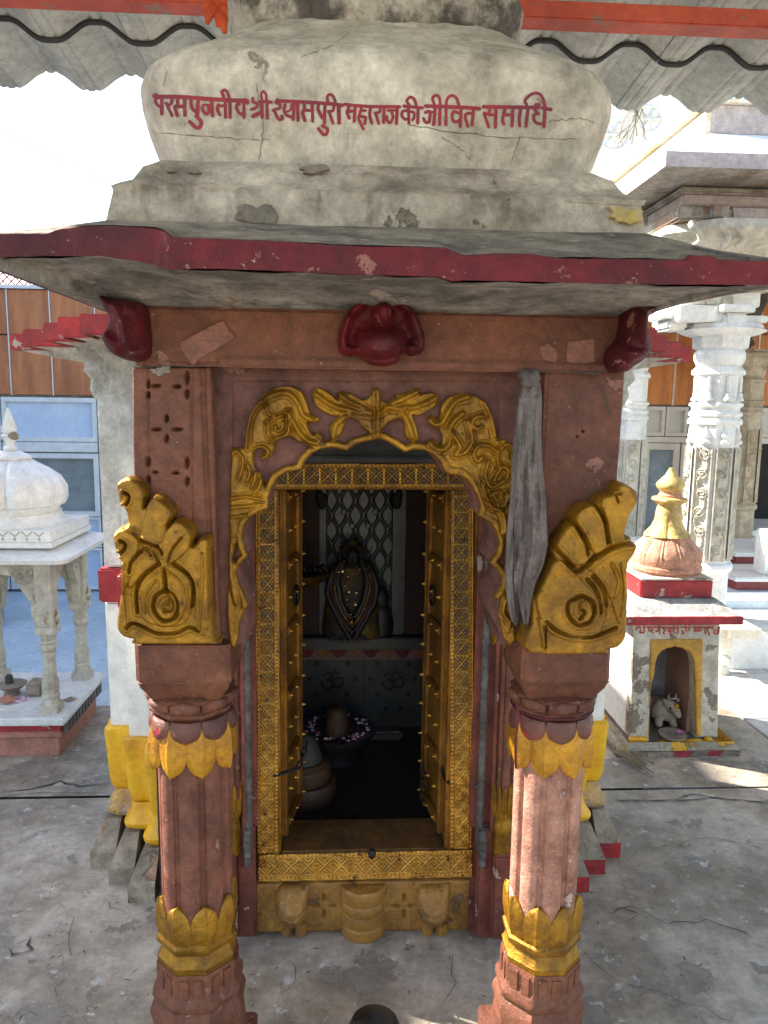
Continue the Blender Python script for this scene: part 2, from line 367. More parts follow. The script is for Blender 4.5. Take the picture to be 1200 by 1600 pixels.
# ================================================================== SETTING
def grid_plane(x0, x1, y0, y1, z, nx, ny, amp=0, seed=0):
    X, Y = np.meshgrid(np.linspace(x0, x1, nx + 1), np.linspace(y0, y1, ny + 1))
    Z = z + amp * nz(X, Y, 3, seed)
    v = np.stack([X.ravel(), Y.ravel(), Z.ravel()], 1)
    f = [[j * (nx + 1) + i, j * (nx + 1) + i + 1, (j + 1) * (nx + 1) + i + 1, (j + 1) * (nx + 1) + i] for j in range(ny) for i in range(nx)]
    return v, f
obj('ground', grid_plane(-60, 60, -40, 90, -.03, 4, 4), concrete, kind='structure')
near = obj('concrete_pavement', grid_plane(-4.5, 4.2, -3.5, 2.74, 0, 60, 40, .003, 3), concrete, kind='structure')
obj('concrete_apron', grid_plane(-4.5, 1.95, 2.752, 3.62, .002, 30, 8, .002, 4), concrete, kind='structure')
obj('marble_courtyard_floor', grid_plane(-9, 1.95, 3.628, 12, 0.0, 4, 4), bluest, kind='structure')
pv = obj('marble_pavement', grid_plane(1.2, 9, 2.76, 12, -.008, 2, 2), slab, kind='structure')
def paver(x0, x1, y0, y1, i):
    o = obj('paver', box(x0, x1, y0, y1, -.007, .006 + .0015 * (i % 3), b=.002), slab, pv)
k = 0
for i in range(5):
    for j in range(5):
        x0 = 1.2 + i * .62 + (j % 2) * .12; y0 = 2.77 + j * .62
        if x0 < 1.95 and y0 < 3.6: x0_ = 1.96
        else: x0_ = x0
        if x0_ < x0 + .6: paver(x0_, x0 + .612, y0, y0 + .612, k); k += 1
# cracks (dark recessed ribbons) and joint
def crack(pts, wd=.003, name='floor_crack', z=.004, jit=.012, seed=0):
    r = random.Random(seed); p = []
    for i in range(len(pts) - 1):
        a = Vector(pts[i]); b = Vector(pts[i + 1]); n_ = max(2, int((b - a).length / .03))
        for q in range(n_): t = a.lerp(b, q / n_); p.append(Vector((t.x + r.uniform(-jit, jit), t.y + r.uniform(-jit, jit))))
    p.append(Vector(pts[-1])); V = []; F = []
    for i, q in enumerate(p):
        t = (p[min(i + 1, len(p) - 1)] - p[max(0, i - 1)]).normalized(); n_ = Vector((-t.y, t.x)); ww = wd * .62 * r.uniform(.1, 1.3) * (.3 if i in (0, len(p) - 1) else 1)
        V += [(q.x + n_.x * ww, q.y + n_.y * ww, z), (q.x - n_.x * ww, q.y - n_.y * ww, z)]
        if i: F.append([2 * i - 2, 2 * i - 1, 2 * i + 1, 2 * i])
    return V, F
crk = mat('crack_dark', (.09, .075, .06), rough=.95, bump=0)
cr = [crack([G(*a)[:2] for a in c], wd, jit=j, seed=i, z=.0045) for i, (c, wd, j) in enumerate([
    ([(0, 1238), (30, 1236), (60, 1232), (95, 1222), (120, 1232), (165, 1226)], .009, .01), ([(0, 1246), (60, 1240), (165, 1240)], .004, .003),
    ([(960, 1252), (1060, 1252), (1120, 1248), (1200, 1256)], .006, .003), ([(1060, 1250), (1080, 1241), (1130, 1249)], .006, .008),
    ([(0, 1340), (60, 1300), (130, 1290)], .002, .012), ([(20, 1480), (45, 1470), (48, 1486), (20, 1492), (12, 1482)], .006, .006),
    ([(940, 1430), (990, 1420), (1040, 1445), (1100, 1440), (1200, 1470)], .003, .014), ([(970, 1418), (1000, 1430), (985, 1440)], .008, .006),
    ([(920, 1500), (980, 1540), (1060, 1560), (1150, 1600)], .0016, .012), ([(130, 1390), (200, 1430), (180, 1480)], .0016, .014),
    ([(450, 1490), (460, 1530), (430, 1580)], .0016, .012), ([(700, 1480), (712, 1540), (690, 1590)], .0016, .01), ([(60, 1390), (120, 1440), (90, 1560)], .0014, .016),
    ([(1000, 1330), (1100, 1310), (1200, 1330)], .0016, .014)])]
obj('floor_cracks', join(*cr), crk, near, kind='stuff')
# litter of tiny leaves
V = []; F = []
for i in range(750):
    if i < 330: x, y, z = rng.uniform(-1.6, 1.7), rng.uniform(1.45, 2.7), .006
    else: x, y, z = rng.uniform(-2.8, -.9), rng.uniform(3.65, 5.6), .005
    if abs(x - CX) < .45 and y > 1.9 and i < 330: continue
    if abs(x - CX) < 1.0 and y > 2.25: continue
    a = rng.rand() * 6.3; l = rng.uniform(.004, .014); ww = rng.uniform(.001, .003)
    c, s_ = math.cos(a), math.sin(a); n_ = len(V)
    V += [(x - c * l, y - s_ * l, z), (x + s_ * ww, y - c * ww, z + .002), (x + c * l, y + s_ * l, z + .001), (x - s_ * ww, y + c * ww, z + .002)]
    F.append([n_, n_ + 1, n_ + 2, n_ + 3])
obj('leaf_litter', (V, F), leafm, kind='stuff', label='tiny dry leaves scattered over the concrete and blue floor', cat='leaf litter')
# ================================================================== MAIN SHRINE
SH = empty('samadhi_shrine', (CX, 1.9, 0), 'domed memorial shrine with terracotta pillars, gold cusped arch and red lettering on its dome', 'shrine')
YL = 1.38
# ---- dome
prof = [(1.925, .440), (1.95, .447), (1.99, .459), (2.03, .474), (2.07, .485), (2.10, .487), (2.13, .476), (2.155, .448), (2.185, .400), (2.22, .352), (2.25, .314), (2.270, .292)]
DY = 1.95
rs = []
zz = np.linspace(1.925, 2.270, 34)
for z in zz:
    r_ = np.interp(z, [q[0] for q in prof], [q[1] for q in prof]); rs.append(ring(CX, DY, z, r_, 'sup', 220, p=5.2))
dv, df = loft(rs)
dv = lump(dv, .0035, 7, 2); dv = lump(dv, .0012, 28, 3); dv = lump(dv, .0006, 80, 4)
dome = obj('dome', (dv, df), domew, SH, smooth='all')
bvh = BVHTree.FromPolygons([Vector(v) for v in dv], df)
def on_dome(u, v, h):
    out = np.zeros((len(np.ravel(u)), 3))
    for i, (a, b) in enumerate(zip(np.ravel(u), np.ravel(v))):
        d = ray(a, b).normalized(); hit = bvh.ray_cast(EYE, d)
        p = hit[0] if hit[0] is not None else EYE + d * 1.75
        out[i] = p - d * .0012
    return out
# hand-painted strokes, traced: (width, points) in enlarged crops
def T(s): return [(float(w_), [tuple(map(float, q.split(','))) for q in p.split()]) for w_, p in (l.split(':') for l in s.strip().split(';') if l.strip())]
crops = [(230, T("""46:110,150 350,150 750,178 1100,195; 52:95,135 80,140; 40:162,150 160,335; 34:100,160 88,200 112,240 145,262; 36:272,170 268,215 238,240 205,222; 36:215,225 240,290 272,355;
38:335,170 332,240 305,262 330,355; 40:335,258 410,255; 38:410,150 415,355; 36:482,180 486,255 515,300 548,318; 42:560,180 550,360; 40:540,365 592,420 585,478 535,488 470,425;
28:618,240 720,240; 34:668,245 682,300 652,340 615,305 608,270; 36:710,180 720,360; 38:785,240 775,290 800,345; 34:780,248 862,250; 36:860,190 863,375; 36:912,185 915,375; 34:845,150 822,95 858,75 888,110 905,165;
36:1000,225 982,260 1010,325 1060,345; 24:985,238 1022,232; 36:1065,205 1068,375; 44:1080,185 1105,215""")),
 (380, T("""40:0,185 42,190; 34:8,190 8,380; 34:105,165 108,205 155,222 140,268 92,288; 46:110,362 200,318; 38:205,190 210,375; 36:262,190 264,385; 34:180,200 312,210; 28:208,185 196,125 220,90 250,122 256,185;
40:395,195 620,205 860,218 1085,240; 32:380,180 358,212 402,232 400,275 350,288 330,300; 36:345,300 385,392 428,392 428,362; 36:462,240 452,300 482,355 550,375; 26:532,235 522,290 478,318; 36:562,220 552,400; 36:600,225 605,410;
38:672,225 672,290 655,322 680,410; 34:672,295 752,300; 36:762,220 766,420; 36:830,245 826,290 875,385; 36:902,230 896,440; 36:872,470 928,505 918,560 880,562 830,500; 34:1000,255 990,300 940,312; 34:950,322 990,440;
36:1046,240 1056,440; 32:940,212 925,152 960,122 995,150 1018,215""")),
 (530, T("""36:0,235 30,250;30:2,250 5,440;36:60,232 300,255 665,258; 36:110,245 96,290 88,322 110,385; 36:100,312 172,305; 36:176,262 165,420; 32:240,262 242,308; 32:290,302 240,305 225,345 215,390 240,450 268,505; 32:228,365 290,378 282,445;
34:346,262 336,350 358,440; 34:452,268 448,315 400,330; 32:402,332 435,445; 34:496,268 488,435; 30:540,300 640,298; 32:578,310 592,380 560,438 528,405 525,368; 36:642,262 630,445;
36:712,252 915,272; 32:762,300 702,310 692,360 730,398 770,388; 34:764,262 770,440; 30:778,315 822,318 828,370 808,405; 34:870,270 866,440; 32:775,245 746,192 785,152 825,175 850,238;
40:955,252 1200,258; 34:950,322 998,312 1002,360 990,425 950,428 930,390; 30:1000,318 1050,318; 38:1060,270 1042,455; 36:1112,250 1106,455; 32:1052,240 1030,165 1070,132 1105,160 1115,245; 36:1180,250 1176,455""")),
 (700, T("""32:-20,240 -8,172 40,135 90,160 118,232; 42:0,262 200,268 345,280; 32:132,332 70,312 46,350 60,418 100,422 132,398; 36:145,280 136,475; 32:262,332 210,335 190,372 220,478; 36:282,290 265,462;
42:395,258 760,265 1000,266; 34:460,285 450,335 400,330; 34:400,340 450,482; 32:450,345 520,350; 36:530,290 522,485; 36:626,290 612,355 600,400 615,448; 34:620,350 700,346; 36:716,290 706,472; 36:802,290 786,400 790,470;
36:882,285 860,475; 32:868,235 850,188 920,122 1000,112 1048,170 1070,255; 46:972,240 1000,238; 36:985,250 962,292 1000,338; 32:1000,340 945,352 960,425 1015,448 1050,440; 36:1070,285 1060,480; 40:1045,272 1135,290; 8:985,165 1040,222"""))]
strokes = []
for x0, L_ in crops:
    for w_, p in L_:
        q = np.array(p) / 7.0588 + np.array([x0, 130]); strokes.append((w_ / 7.0588 / 2, spl(q, 4) if len(q) > 2 else q))
def text_sdf(strokes, jit=.35):
    def f(X, Y):
        D = np.full(X.shape, -50.0)
        for w_, p in strokes:
            lo = p.min(0) - w_ - 3; hi = p.max(0) + w_ + 3
            ii = np.nonzero((X[0] > lo[0]) & (X[0] < hi[0]))[0]; jj = np.nonzero((Y[:, 0] > lo[1]) & (Y[:, 0] < hi[1]))[0]
            if len(ii) == 0 or len(jj) == 0: continue
            sl_ = (slice(jj[0], jj[-1] + 1), slice(ii[0], ii[-1] + 1))
            D[sl_] = np.maximum(D[sl_], w_ - dline(X[sl_], Y[sl_], p))
        return D + jit * nz(X, Y, .5, 4)
    return f
vf = relief(text_sdf(strokes), lambda X, Y, s: 0 * X, (236, 132, 868, 216), .6, on_dome)
obj('painted_lettering', vf, paintred, dome, label='dark red hand-painted line of Devanagari lettering on the dome')
# raised hairline cracks on the dome plaster
for i, c in enumerate([[(232, 205), (330, 214), (420, 218)], [(400, 130), (410, 200), (405, 250)], [(640, 196), (760, 212), (900, 218)], [(690, 215), (720, 232), (735, 250)], [(255, 135), (262, 110)], [(270, 222), (290, 190)], [(240, 222), (480, 232)],
                       [(800, 250), (812, 214)], [(470, 90), (520, 70), (545, 50)], [(590, 60), (600, 110)], [(858, 190), (900, 185), (930, 192)]]):
    q = spl(np.array(c, float) , 10); q = q + rng.randn(*q.shape) * 1.0
    pp = on_dome(q[:, 0], q[:, 1], 0); V = []; F = []
    for j, a in enumerate(pp):
        t = pp[min(j + 1, len(pp) - 1)] - pp[max(j - 1, 0)]; n_ = np.cross(t, [0, -1, 0]); n_ /= np.linalg.norm(n_) + 1e-9; ww = .0002 + .0005 * rng.rand()
        V += [a + n_ * ww, a - n_ * ww]
        if j: F.append([2 * j - 2, 2 * j - 1, 2 * j + 1, 2 * j])
    obj('plaster_crack', (V, F), crk, dome)
# ---- lotus crown on the dome
cr_r = [ring(CX, DY, 2.258, .31, 'sup', 160, p=5), ring(CX, DY, 2.27, .325, 'sup', 160, p=5)]
vv, ff = loft([ring(CX, DY, z, r_, 'sup', 240, p=5) for z, r_ in [(2.258, .290), (2.266, .300), (2.278, .305), (2.30, .312), (2.33, .322), (2.36, .31), (2.38, .28)]])
ang = np.arctan2(vv[:, 1] - DY, vv[:, 0] - CX)
arc = np.where(np.abs(vv[:, 0] - CX) > np.abs(vv[:, 1] - DY), vv[:, 1], vv[:, 0])
lm = .020 * (np.abs(np.sin(arc * math.pi / .068)) ** .6 - .5)
nr = np.stack([np.sign(vv[:, 0] - CX) * (np.abs(vv[:, 0] - CX) > np.abs(vv[:, 1] - DY) - .01), np.sign(vv[:, 1] - DY) * (np.abs(vv[:, 1] - DY) > np.abs(vv[:, 0] - CX) - .01)], 1)
vv[:, :2] += nr * (lm * np.exp(-((vv[:, 2] - 2.285) / .03) ** 2))[:, None]; vv[:, 2] += np.exp(-((vv[:, 2] - 2.285) / .03) ** 2) * lm * -.6
obj('lotus_crown', (lump(vv, .004, 30, 8), ff), mat('grimy_crown_plaster', (.46, .4, .32), (.1, .085, .07), vs=9, vthr=(.42, .62), rough=.85, bump=.9, bs=30), SH, smooth='all')
obj('crown_top', lathe(CX, DY, [(2.37, .27), (2.40, .29), (2.43, .24), (2.46, .12), (2.5, .05), (2.58, .01)], 'melon', 60), domew, SH, smooth='all')
# ---- plinth mouldings (square)
def sqlevel(prof_, hy0, hy1, n=40, seed=0, amp=.003):
    """rings of square plan: (z, halfx, front y, back y), finely divided, roughened"""
    rs = []
    for z, hx, ya, yb in prof_:
        p = []
        for (ax, ay), (bx, by) in [((-hx, ya), (hx, ya)), ((hx, ya), (hx, yb)), ((hx, yb), (-hx, yb)), ((-hx, yb), (-hx, ya))]:
            for t in np.arange(n) / n: p.append((CX + ax + (bx - ax) * t, ay + (by - ay) * t, z))
        rs.append(np.array(p))
    v, f = loft(rs); return lump(lump(v, amp, 13, seed), amp * .45, 50, seed + 1), f
obj('cavetto_moulding', sqlevel([(1.862, .472, 1.405, 2.5), (1.870, .476, 1.402, 2.5), (1.879, .462, 1.415, 2.49), (1.888, .444, 1.43, 2.47), (1.90, .437, 1.44, 2.46), (1.914, .43, 1.45, 2.45), (1.926, .412, 1.468, 2.44), (1.936, .40, 1.48, 2.42)], 0, 0, seed=3), plinthm, SH, smooth='auto')
obj('upper_plinth', sqlevel([(1.80, .478, 1.398, 2.52), (1.806, .481, 1.395, 2.52), (1.84, .474, 1.400, 2.52), (1.862, .470, 1.404, 2.52), (1.869, .464, 1.41, 2.51)], 0, 0, seed=6, amp=.004), plinthm, SH, smooth='auto')
# loose plaster patches on the plinth and cavetto (broken skin, one thickness proud)
def blob(cx, cy, rx, ry, seed, n=26):
    r = np.random.RandomState(seed); a = np.arange(n) / n * 2 * math.pi; q = 1 + .42 * r.randn(n)
    q = np.clip((q + .6 * np.roll(q, 1) + .6 * np.roll(q, -1)) / 2.2, .45, 1.6); return spl(np.stack([cx + rx * q * np.cos(a), cy + ry * q * np.sin(a)], 1), 2, True)
patchm = mat('bare_mortar', (.27, .225, .17), (.17, .14, .11), vs=9, rough=.95, bump=.9, bs=50)
def patch(name, poly, Y, m, hh=.002, Yb=None):
    px_relief(name, poly, lambda X, Y_, s: hh * pil(s, 2.5) + .0012 * nz(X, Y_, .6, 3), Y, Yb or Y + .01, m, SH, step=1.2)
for i, a in enumerate([(400, 333, 26, 15), (490, 264, 22, 7), (268, 266, 7, 4), (304, 268, 8, 4)]):
    patch('mortar_patch', blob(*a, seed=i), 1.392 if a[1] > 300 else 1.435, patchm, .0012)
patch('yellow_stain', blob(975, 335, 24, 14, 5), 1.3925, mat('yellow_stained_lime', (.55, .4, .1), (.5, .38, .2), vs=14, rough=.85, bump=.8, bs=32), .001)
# ---- eave: slab with an irregular red edge
tx = [(-90, 368), (0, 366), (70, 366), (95, 358), (120, 355), (172, 353), (240, 357), (256, 362), (268, 372), (380, 377), (480, 381), (575, 386), (640, 386), (697, 389), (706, 393), (722, 400), (735, 401), (780, 398), (840, 399), (870, 404), (1000, 406), (1072, 408), (1080, 401), (1117, 402), (1122, 407), (1200, 410), (1290, 412)]
bx_ = [(-90, 402), (0, 402), (70, 400), (120, 400), (150, 398), (200, 405), (240, 413), (262, 421), (300, 420), (400, 422), (540, 428), (600, 430), (685, 433), (706, 441), (722, 439), (800, 439), (900, 441), (1035, 445), (1200, 445), (1290, 446)]
us = np.arange(-72, 1262, 4.0); YE = 1.12
ty = np.interp(us, [a[0] for a in tx], [a[1] for a in tx]) + .7 * nz(us, us * 0, .35, 1); by = np.interp(us, [a[0] for a in bx_], [a[1] for a in bx_]) + .7 * nz(us, us * 0, .3, 2)
stepy = lambda u: YE + .018 * ss((262 - u) / 16) - .006 * ss((u - 700) / 12)
pl = [np.array([P(u, t, stepy(u)) for u, t in zip(us, y_)]) for y_ in (ty, by)]
top, bot = pl; K = len(us)
hip = lambda v, hw: CX + np.clip(v[:, 0] - CX, -hw, hw)
inn = np.stack([hip(top, .475), np.full(K, 1.40), np.full(K, 1.812)], 1)
mid = top * .5 + inn * .5; mid[:, 2] -= .006
topm = top + np.array([0, .012, .004])
sof1 = bot * .55 + np.stack([hip(bot, .50), np.full(K, 1.395), np.full(K, 1.663)], 1) * .45; sof1[:, 2] += .012
sof2 = bot * .2 + np.stack([hip(bot, .46), np.full(K, 1.395), np.full(K, 1.663)], 1) * .8; sof2[:, 2] += .004
sof3 = np.stack([hip(bot, .455), np.full(K, 1.40), np.full(K, 1.661)], 1)
def strip(rows, amp=.0015, seed=0):
    v, f = loft([r for r in rows], cap=False, closed=False); return lump(v, amp, 30, seed), f
obj('eave_top', strip([topm + [0, -.001, 0], topm * .7 + mid * .3, mid, mid * .4 + inn * .6, inn], .0022, 4), eavetop, SH, smooth='auto')
obj('eave_edge', strip([topm, top, top * .5 + bot * .5 + [0, -.002, 0], bot, bot + [0, .014, .002]], .0012, 5), maroon, SH, smooth='auto')
obj('eave_soffit', strip([bot + [0, .013, .0005], sof1, sof2, sof3], .003, 6), soffit, SH, smooth='auto')
# side parts of the porch eave, butted behind the front slab
for s_ in (-1, 1):
    xo = .565 if s_ < 0 else .535
    a = CX + s_ * xo; b = CX + s_ * .45; xe = sorted((a, b))
    e0 = P(-72 if s_ < 0 else 1258, 400, YE).x
    v = [(a, 1.135, 1.683), (b, 1.40, 1.662), (b, 1.9, 1.662), (a, 1.9, 1.683), (a, 1.135, 1.722), (b, 1.40, 1.81), (b, 1.9, 1.81), (a, 1.9, 1.722)]
    f = [[0, 1, 2, 3], [4, 7, 6, 5], [0, 3, 7, 4], [0, 4, 5, 1], [3, 2, 6, 7]]
    obj('side_eave', (v, f), soffit, SH)
    obj('side_eave_edge', box(*sorted((a - s_ * .002, a + s_ * .008)), 1.15, 1.86, 1.684, 1.724, b=.002, amp=.0015), maroon, SH)
# ---- lintel beam, ceiling
zc = zat(480, YL); zb = zat(577, YL)
obj('lintel_beam', box(CX - .443, CX + .445, YL, YL + .16, zb, 1.665, b=.008, amp=.0016, sc=14, seed=9, n=26), brown, SH, smooth='auto')
obj('lintel_fillet', box(*[P(x, 570, 1.37).x for x in (342, 955)], 1.371, 1.384, zat(578, 1.375), zat(562, 1.375), b=.004, amp=.0012, sc=20, seed=2, n=30), brown, SH, smooth='auto')
obj('porch_ceiling', box(CX - .44, CX + .44, YL + .162, 1.97, 1.60, 1.66, b=0), soffit, SH)
for s_ in (-1, 1):
    obj('side_beam', box(*sorted((CX + s_ * .30, CX + s_ * .438)), YL + .163, 1.93, 1.50, 1.598, b=.006), brown, SH)
# dome core down to the porch roof (solid masonry between ceiling and plinth)
obj('roof_core', box(CX - .45, CX + .45, 1.41, 2.5, 1.664, 1.80, b=0), soffit, SH)
# ---- piers above the columns
def pxbox(name, x0, x1, y0, y1, Y0, Y1, m, parent=SH, b=.006, amp=.0014, n=14, seed=0, sm='auto', **kw):
    xa, xb = P(x0, (y0 + y1) / 2, Y0).x, P(x1, (y0 + y1) / 2, Y0).x
    z1, z0 = P((x0 + x1) / 2, y0, Y0).z, P((x0 + x1) / 2, y1, Y0).z
    return obj(name, box(xa, xb, Y0, Y1, z0, z1, b=b, amp=amp, sc=16, seed=seed, n=n), m, parent, smooth=sm, **kw)
Yp = 1.395
def pier(name, poly, holes, slots, seed):
    def sdf(X, Y): return sdpoly(X, Y, poly)
    def h(X, Y, s):
        o = .004 * pil(s, 5) + .0012 * nz(X, Y, .05, seed) + .0005 * nz(X, Y, .35, seed + 1)
        for (x, y, rx, ry) in holes: o = o - .016 * np.exp(-(((X - x) / (rx * .8)) ** 2 + ((Y - y) / (ry * .8)) ** 2) ** 1.5)
        for (x0, x1, w_, d) in slots: o = o - d * np.exp(-((X - (x0 + (x1 - x0) * (Y - 580) / 420)) / w_) ** 2)
        return o
    return px_relief(name, poly, h, Yp, Yp + .15, brown, SH, step=1.3, sdf=sdf)
xs_ = lambda x, y: (x, y)
holesL = [(232, 600, 3, 7), (244, 603, 9, 3), (277, 604, 7, 3), (293, 590, 4, 12), (232, 617, 3.5, 6), (293, 615, 4, 8), (261, 654, 3.5, 7), (245, 671, 9, 3), (278, 671, 9, 3), (261, 685, 3.5, 7),
          (232, 721, 4, 8), (243, 738, 5.5, 2.5), (275, 739, 6, 2.5), (293, 723, 4, 10), (232, 750, 4, 7), (293, 752, 4, 8)]
pier('left_pier', [(207, 574), (330, 574), (336, 700), (338, 860), (345, 1006), (216, 1006), (212, 800), (208, 700)], holesL, [(233, 236, 2, .0022), (301, 300, 2, .003), (314, 330, 1.4, .004), (320, 335, 2.5, .005)], 4)
pier('right_pier', [(850, 574), (976, 574), (972, 640), (966, 720), (960, 800), (955, 1006), (820, 1006), (838, 800), (846, 700)], [(910, 674, 2.5, 2), (901, 682, 2, 2)], [(856, 830, 2, .002)], 14)
# repair patches and flakes on the lintel and pier
patchp = mat('salmon_repair_patch', (.29, .115, .07), (.22, .085, .055), vs=10, rough=.55, bump=.6, bs=60)
patch('repair_patch', [(278, 535), (330, 508), (348, 500), (368, 527), (340, 545), (310, 562), (302, 572), (290, 560)], 1.3785, patchp, .0016)
patch('repair_patch', [(886, 533), (929, 528), (930, 566), (898, 572), (884, 565)], 1.3785, patchp, .0014)
patch('repair_patch', [(842, 540), (858, 536), (870, 545), (872, 560), (868, 568), (848, 562)], 1.3785, patchp, .0014)
patch('bare_flake', blob(251, 579, 17, 7, 31), 1.3905, white, .001)
for q in [[(800, 583, .5), (840, 581, 1), (862, 578, 1.4), (900, 581, 1.2), (930, 584, 1.5), (950, 580, .8)], [(205, 575, .4), (260, 571, .9), (300, 573, .5), (340, 568, .6)]]:
    obj('beam_crack', ([P(a, b - wv, 1.3735) for a, b, wv in q] + [P(a, b + wv, 1.3735) for a, b, wv in q], [[i, i + 1, i + 1 + len(q), i + len(q)] for i in range(len(q) - 1)]), crk, SH)
q = [(928, 584, .6), (936, 598, 1.3), (944, 612, 1.1), (948, 630, 1), (954, 648, .6)]
obj('beam_crack', ([P(a - wv, b, 1.388) for a, b, wv in q] + [P(a + wv, b, 1.388) for a, b, wv in q], [[i, i + 1, i + 1 + len(q), i + len(q)] for i in range(len(q) - 1)]), crk, SH)
# ---- boss and corner corbels
boss = spl([(528, 545), (530, 515), (545, 485), (570, 466), (600, 463), (635, 475), (655, 500), (664, 530), (660, 550), (645, 556), (628, 552), (620, 566), (600, 573), (575, 568), (560, 556), (540, 556)], 4, True)
def hboss(X, Y, s):
    rim = .02 * pil(s, 7) * gs(s - 8, 7)
    belly = .055 * np.exp(-(((X - 594) / 34) ** 2 + ((Y - 540) / 26) ** 2) ** 1.6)
    head = .045 * np.exp(-(((X - 598) / 13) ** 2 + ((Y - 492) / 22) ** 2) ** 1.4)
    ear = .016 * gs(dline(X, Y, [(640, 500), (648, 530), (640, 548)]), 7) + .012 * gs(dline(X, Y, [(545, 500), (538, 530), (545, 548)]), 6)
    return .012 * pil(s, 5) + np.maximum.reduce([rim, belly, head]) + ear + .0015 * nz(X, Y, .25, 2) - .006 * gs(dline(X, Y, [(566, 560), (595, 564), (615, 560)]), 3)
px_relief('gargoyle_boss', boss, hboss, 1.372, 1.385, maroon, SH, step=1.0)
def corbel(name, poly, lines, seed):
    def h(X, Y, s):
        o = .05 * pil(s, 20) + .0015 * nz(X, Y, .2, seed)
        for w_, d, p in lines: o = o + d * gs(dline(X, Y, p), w_)
        return o
    px_relief(name, spl(poly, 4, True), h, 1.36, 1.41, maroon, SH, step=1.0)
corbel('corner_corbel', [(161, 464), (176, 466), (205, 470), (226, 478), (233, 520), (231, 556), (212, 564), (190, 560), (172, 547), (168, 528), (176, 500), (167, 485)], [(8, .02, [(196, 485), (206, 510), (212, 540)]), (6, -.012, [(180, 545), (205, 552), (222, 550)]), (9, .02, [(178, 530), (192, 545)])], 3)
corbel('corner_corbel', [(978, 482), (1000, 478), (1022, 480), (1020, 490), (1007, 496), (1004, 512), (1011, 540), (1006, 560), (988, 572), (974, 582), (952, 578), (948, 560), (952, 545), (966, 530), (972, 505)], [(9, .02, [(985, 500), (985, 530)]), (8, .018, [(965, 555), (990, 560)]), (5, -.012, [(952, 566), (975, 570), (1000, 560)])], 5)
# ---- cusped arch plate
cus = lambda pts, ox, oy, sc: [(ox + a / sc, oy + b / sc) for a, b in pts]
A = 2.3077
inner = cus([(105, 1010), (96, 960), (90, 935), (105, 905), (108, 885), (100, 858), (75, 808), (64, 770), (76, 738), (108, 708), (95, 680), (88, 640), (95, 600), (115, 570), (150, 547), (178, 535), (180, 500), (192, 465), (215, 432), (252, 410), (300, 401),
              (312, 373), (338, 345), (372, 326), (412, 319), (470, 331), (490, 311), (530, 299), (565, 292), (582, 286), (610, 297), (645, 316), (670, 336), (700, 326), (745, 331), (780, 350), (806, 382), (822, 413), (870, 420), (905, 446), (934, 486), (948, 530), (940, 562),
              (985, 590), (1008, 626), (1016, 665), (1006, 702), (982, 732), (1010, 755), (1026, 790), (1022, 820), (1000, 852), (985, 890), (990, 930), (1012, 975), (1020, 1010)], 340, 560, A)
def curvy(pts, cusps):
    return pts
plate = [(332, 574), (822, 574), (846, 600), (846, 800), (838, 1008)] + [(340 + 1020 / A, 1008)] + inner[::-1][1:-1] + [(340 + 100 / A, 1008), (346, 1008)]
YA = 1.42
def hplate(X, Y, s):
    o = .0012 * nz(X, Y, .06, 6) + .0006 * nz(X, Y, .3, 7)
    o = o + .006 * ss((26 - np.abs(dline(X, Y, [(362, 1000), (362, 600), (775, 600)])) + 0) / 26 * (Y < 600) * 2) * 0
    o = o - .006 * ss((X - 362) / 3) * ss((Y - 594) / 3) * (X < 780)
    return o
px_relief('arch_plate', plate, hplate, YA, YA + .15, mat('dusky_pink_plaster', (.19, .077, .052), (.115, .046, .032), vs=6, spec=.3, rough=.6, bump=.7, bs=50, chip=(.24, .12, .09), chs=15, cht=.73), SH, step=1.5)
# ---- gold trim following the cusps, with foliage: one carved piece
TR = []
iL = np.array(inner)
c8 = lambda pts: [(350 + a / 5, 590 + b / 5) for a, b in pts]
c9 = lambda pts: [(590 + a / 5, 590 + b / 5) for a, b in pts]
leftorn = c8([(45, 1240), (45, 1000), (50, 740), (60, 640), (55, 570), (90, 540), (150, 548), (165, 480), (190, 330), (240, 220), (300, 140), (380, 85), (470, 62), (560, 72), (620, 120), (650, 200), (680, 280), (740, 310), (735, 345), (690, 355), (655, 345), (665, 400), (700, 450), (730, 420), (775, 445), (770, 500), (720, 530),
              (640, 525), (570, 490), (520, 460), (450, 480), (405, 515), (380, 600), (330, 635), (295, 630), (290, 600), (330, 570), (300, 548), (250, 560), (235, 620), (250, 700), (290, 740), (310, 800), (330, 900), (300, 1020), (200, 1080), (140, 1180), (120, 1240)])
leftleg = [(359, 838), (374, 838), (370, 850), (366, 872), (372, 900), (384, 925), (389, 945), (380, 958), (374, 975), (373, 995), (368, 1012), (360, 1010), (357, 985), (354, 958), (357, 900)]
top_orn = c8([(700, 170), (690, 110), (720, 82), (770, 85), (840, 130), (890, 175), (890, 110), (930, 105), (1000, 130), (1080, 170), (1130, 150), (1160, 90), (1200, 70)]) + \
    c9([(0, 78), (20, 110), (30, 170), (80, 190), (150, 130), (250, 105), (310, 80), (330, 85), (325, 125), (400, 112), (470, 130), (470, 190), (430, 240), (350, 285), (300, 300), (270, 290), (300, 370), (320, 450), (310, 490), (270, 500), (225, 470), (205, 400), (200, 340), (160, 320), (110, 340), (60, 380), (30, 430), (10, 470)]) + \
    c8([(1195, 480), (1150, 470), (1130, 430), (1080, 390), (1040, 340), (1010, 320), (960, 330), (940, 380), (910, 450), (870, 490), (840, 490), (820, 420), (830, 370), (870, 320), (900, 300), (830, 295), (760, 260), (715, 220)])
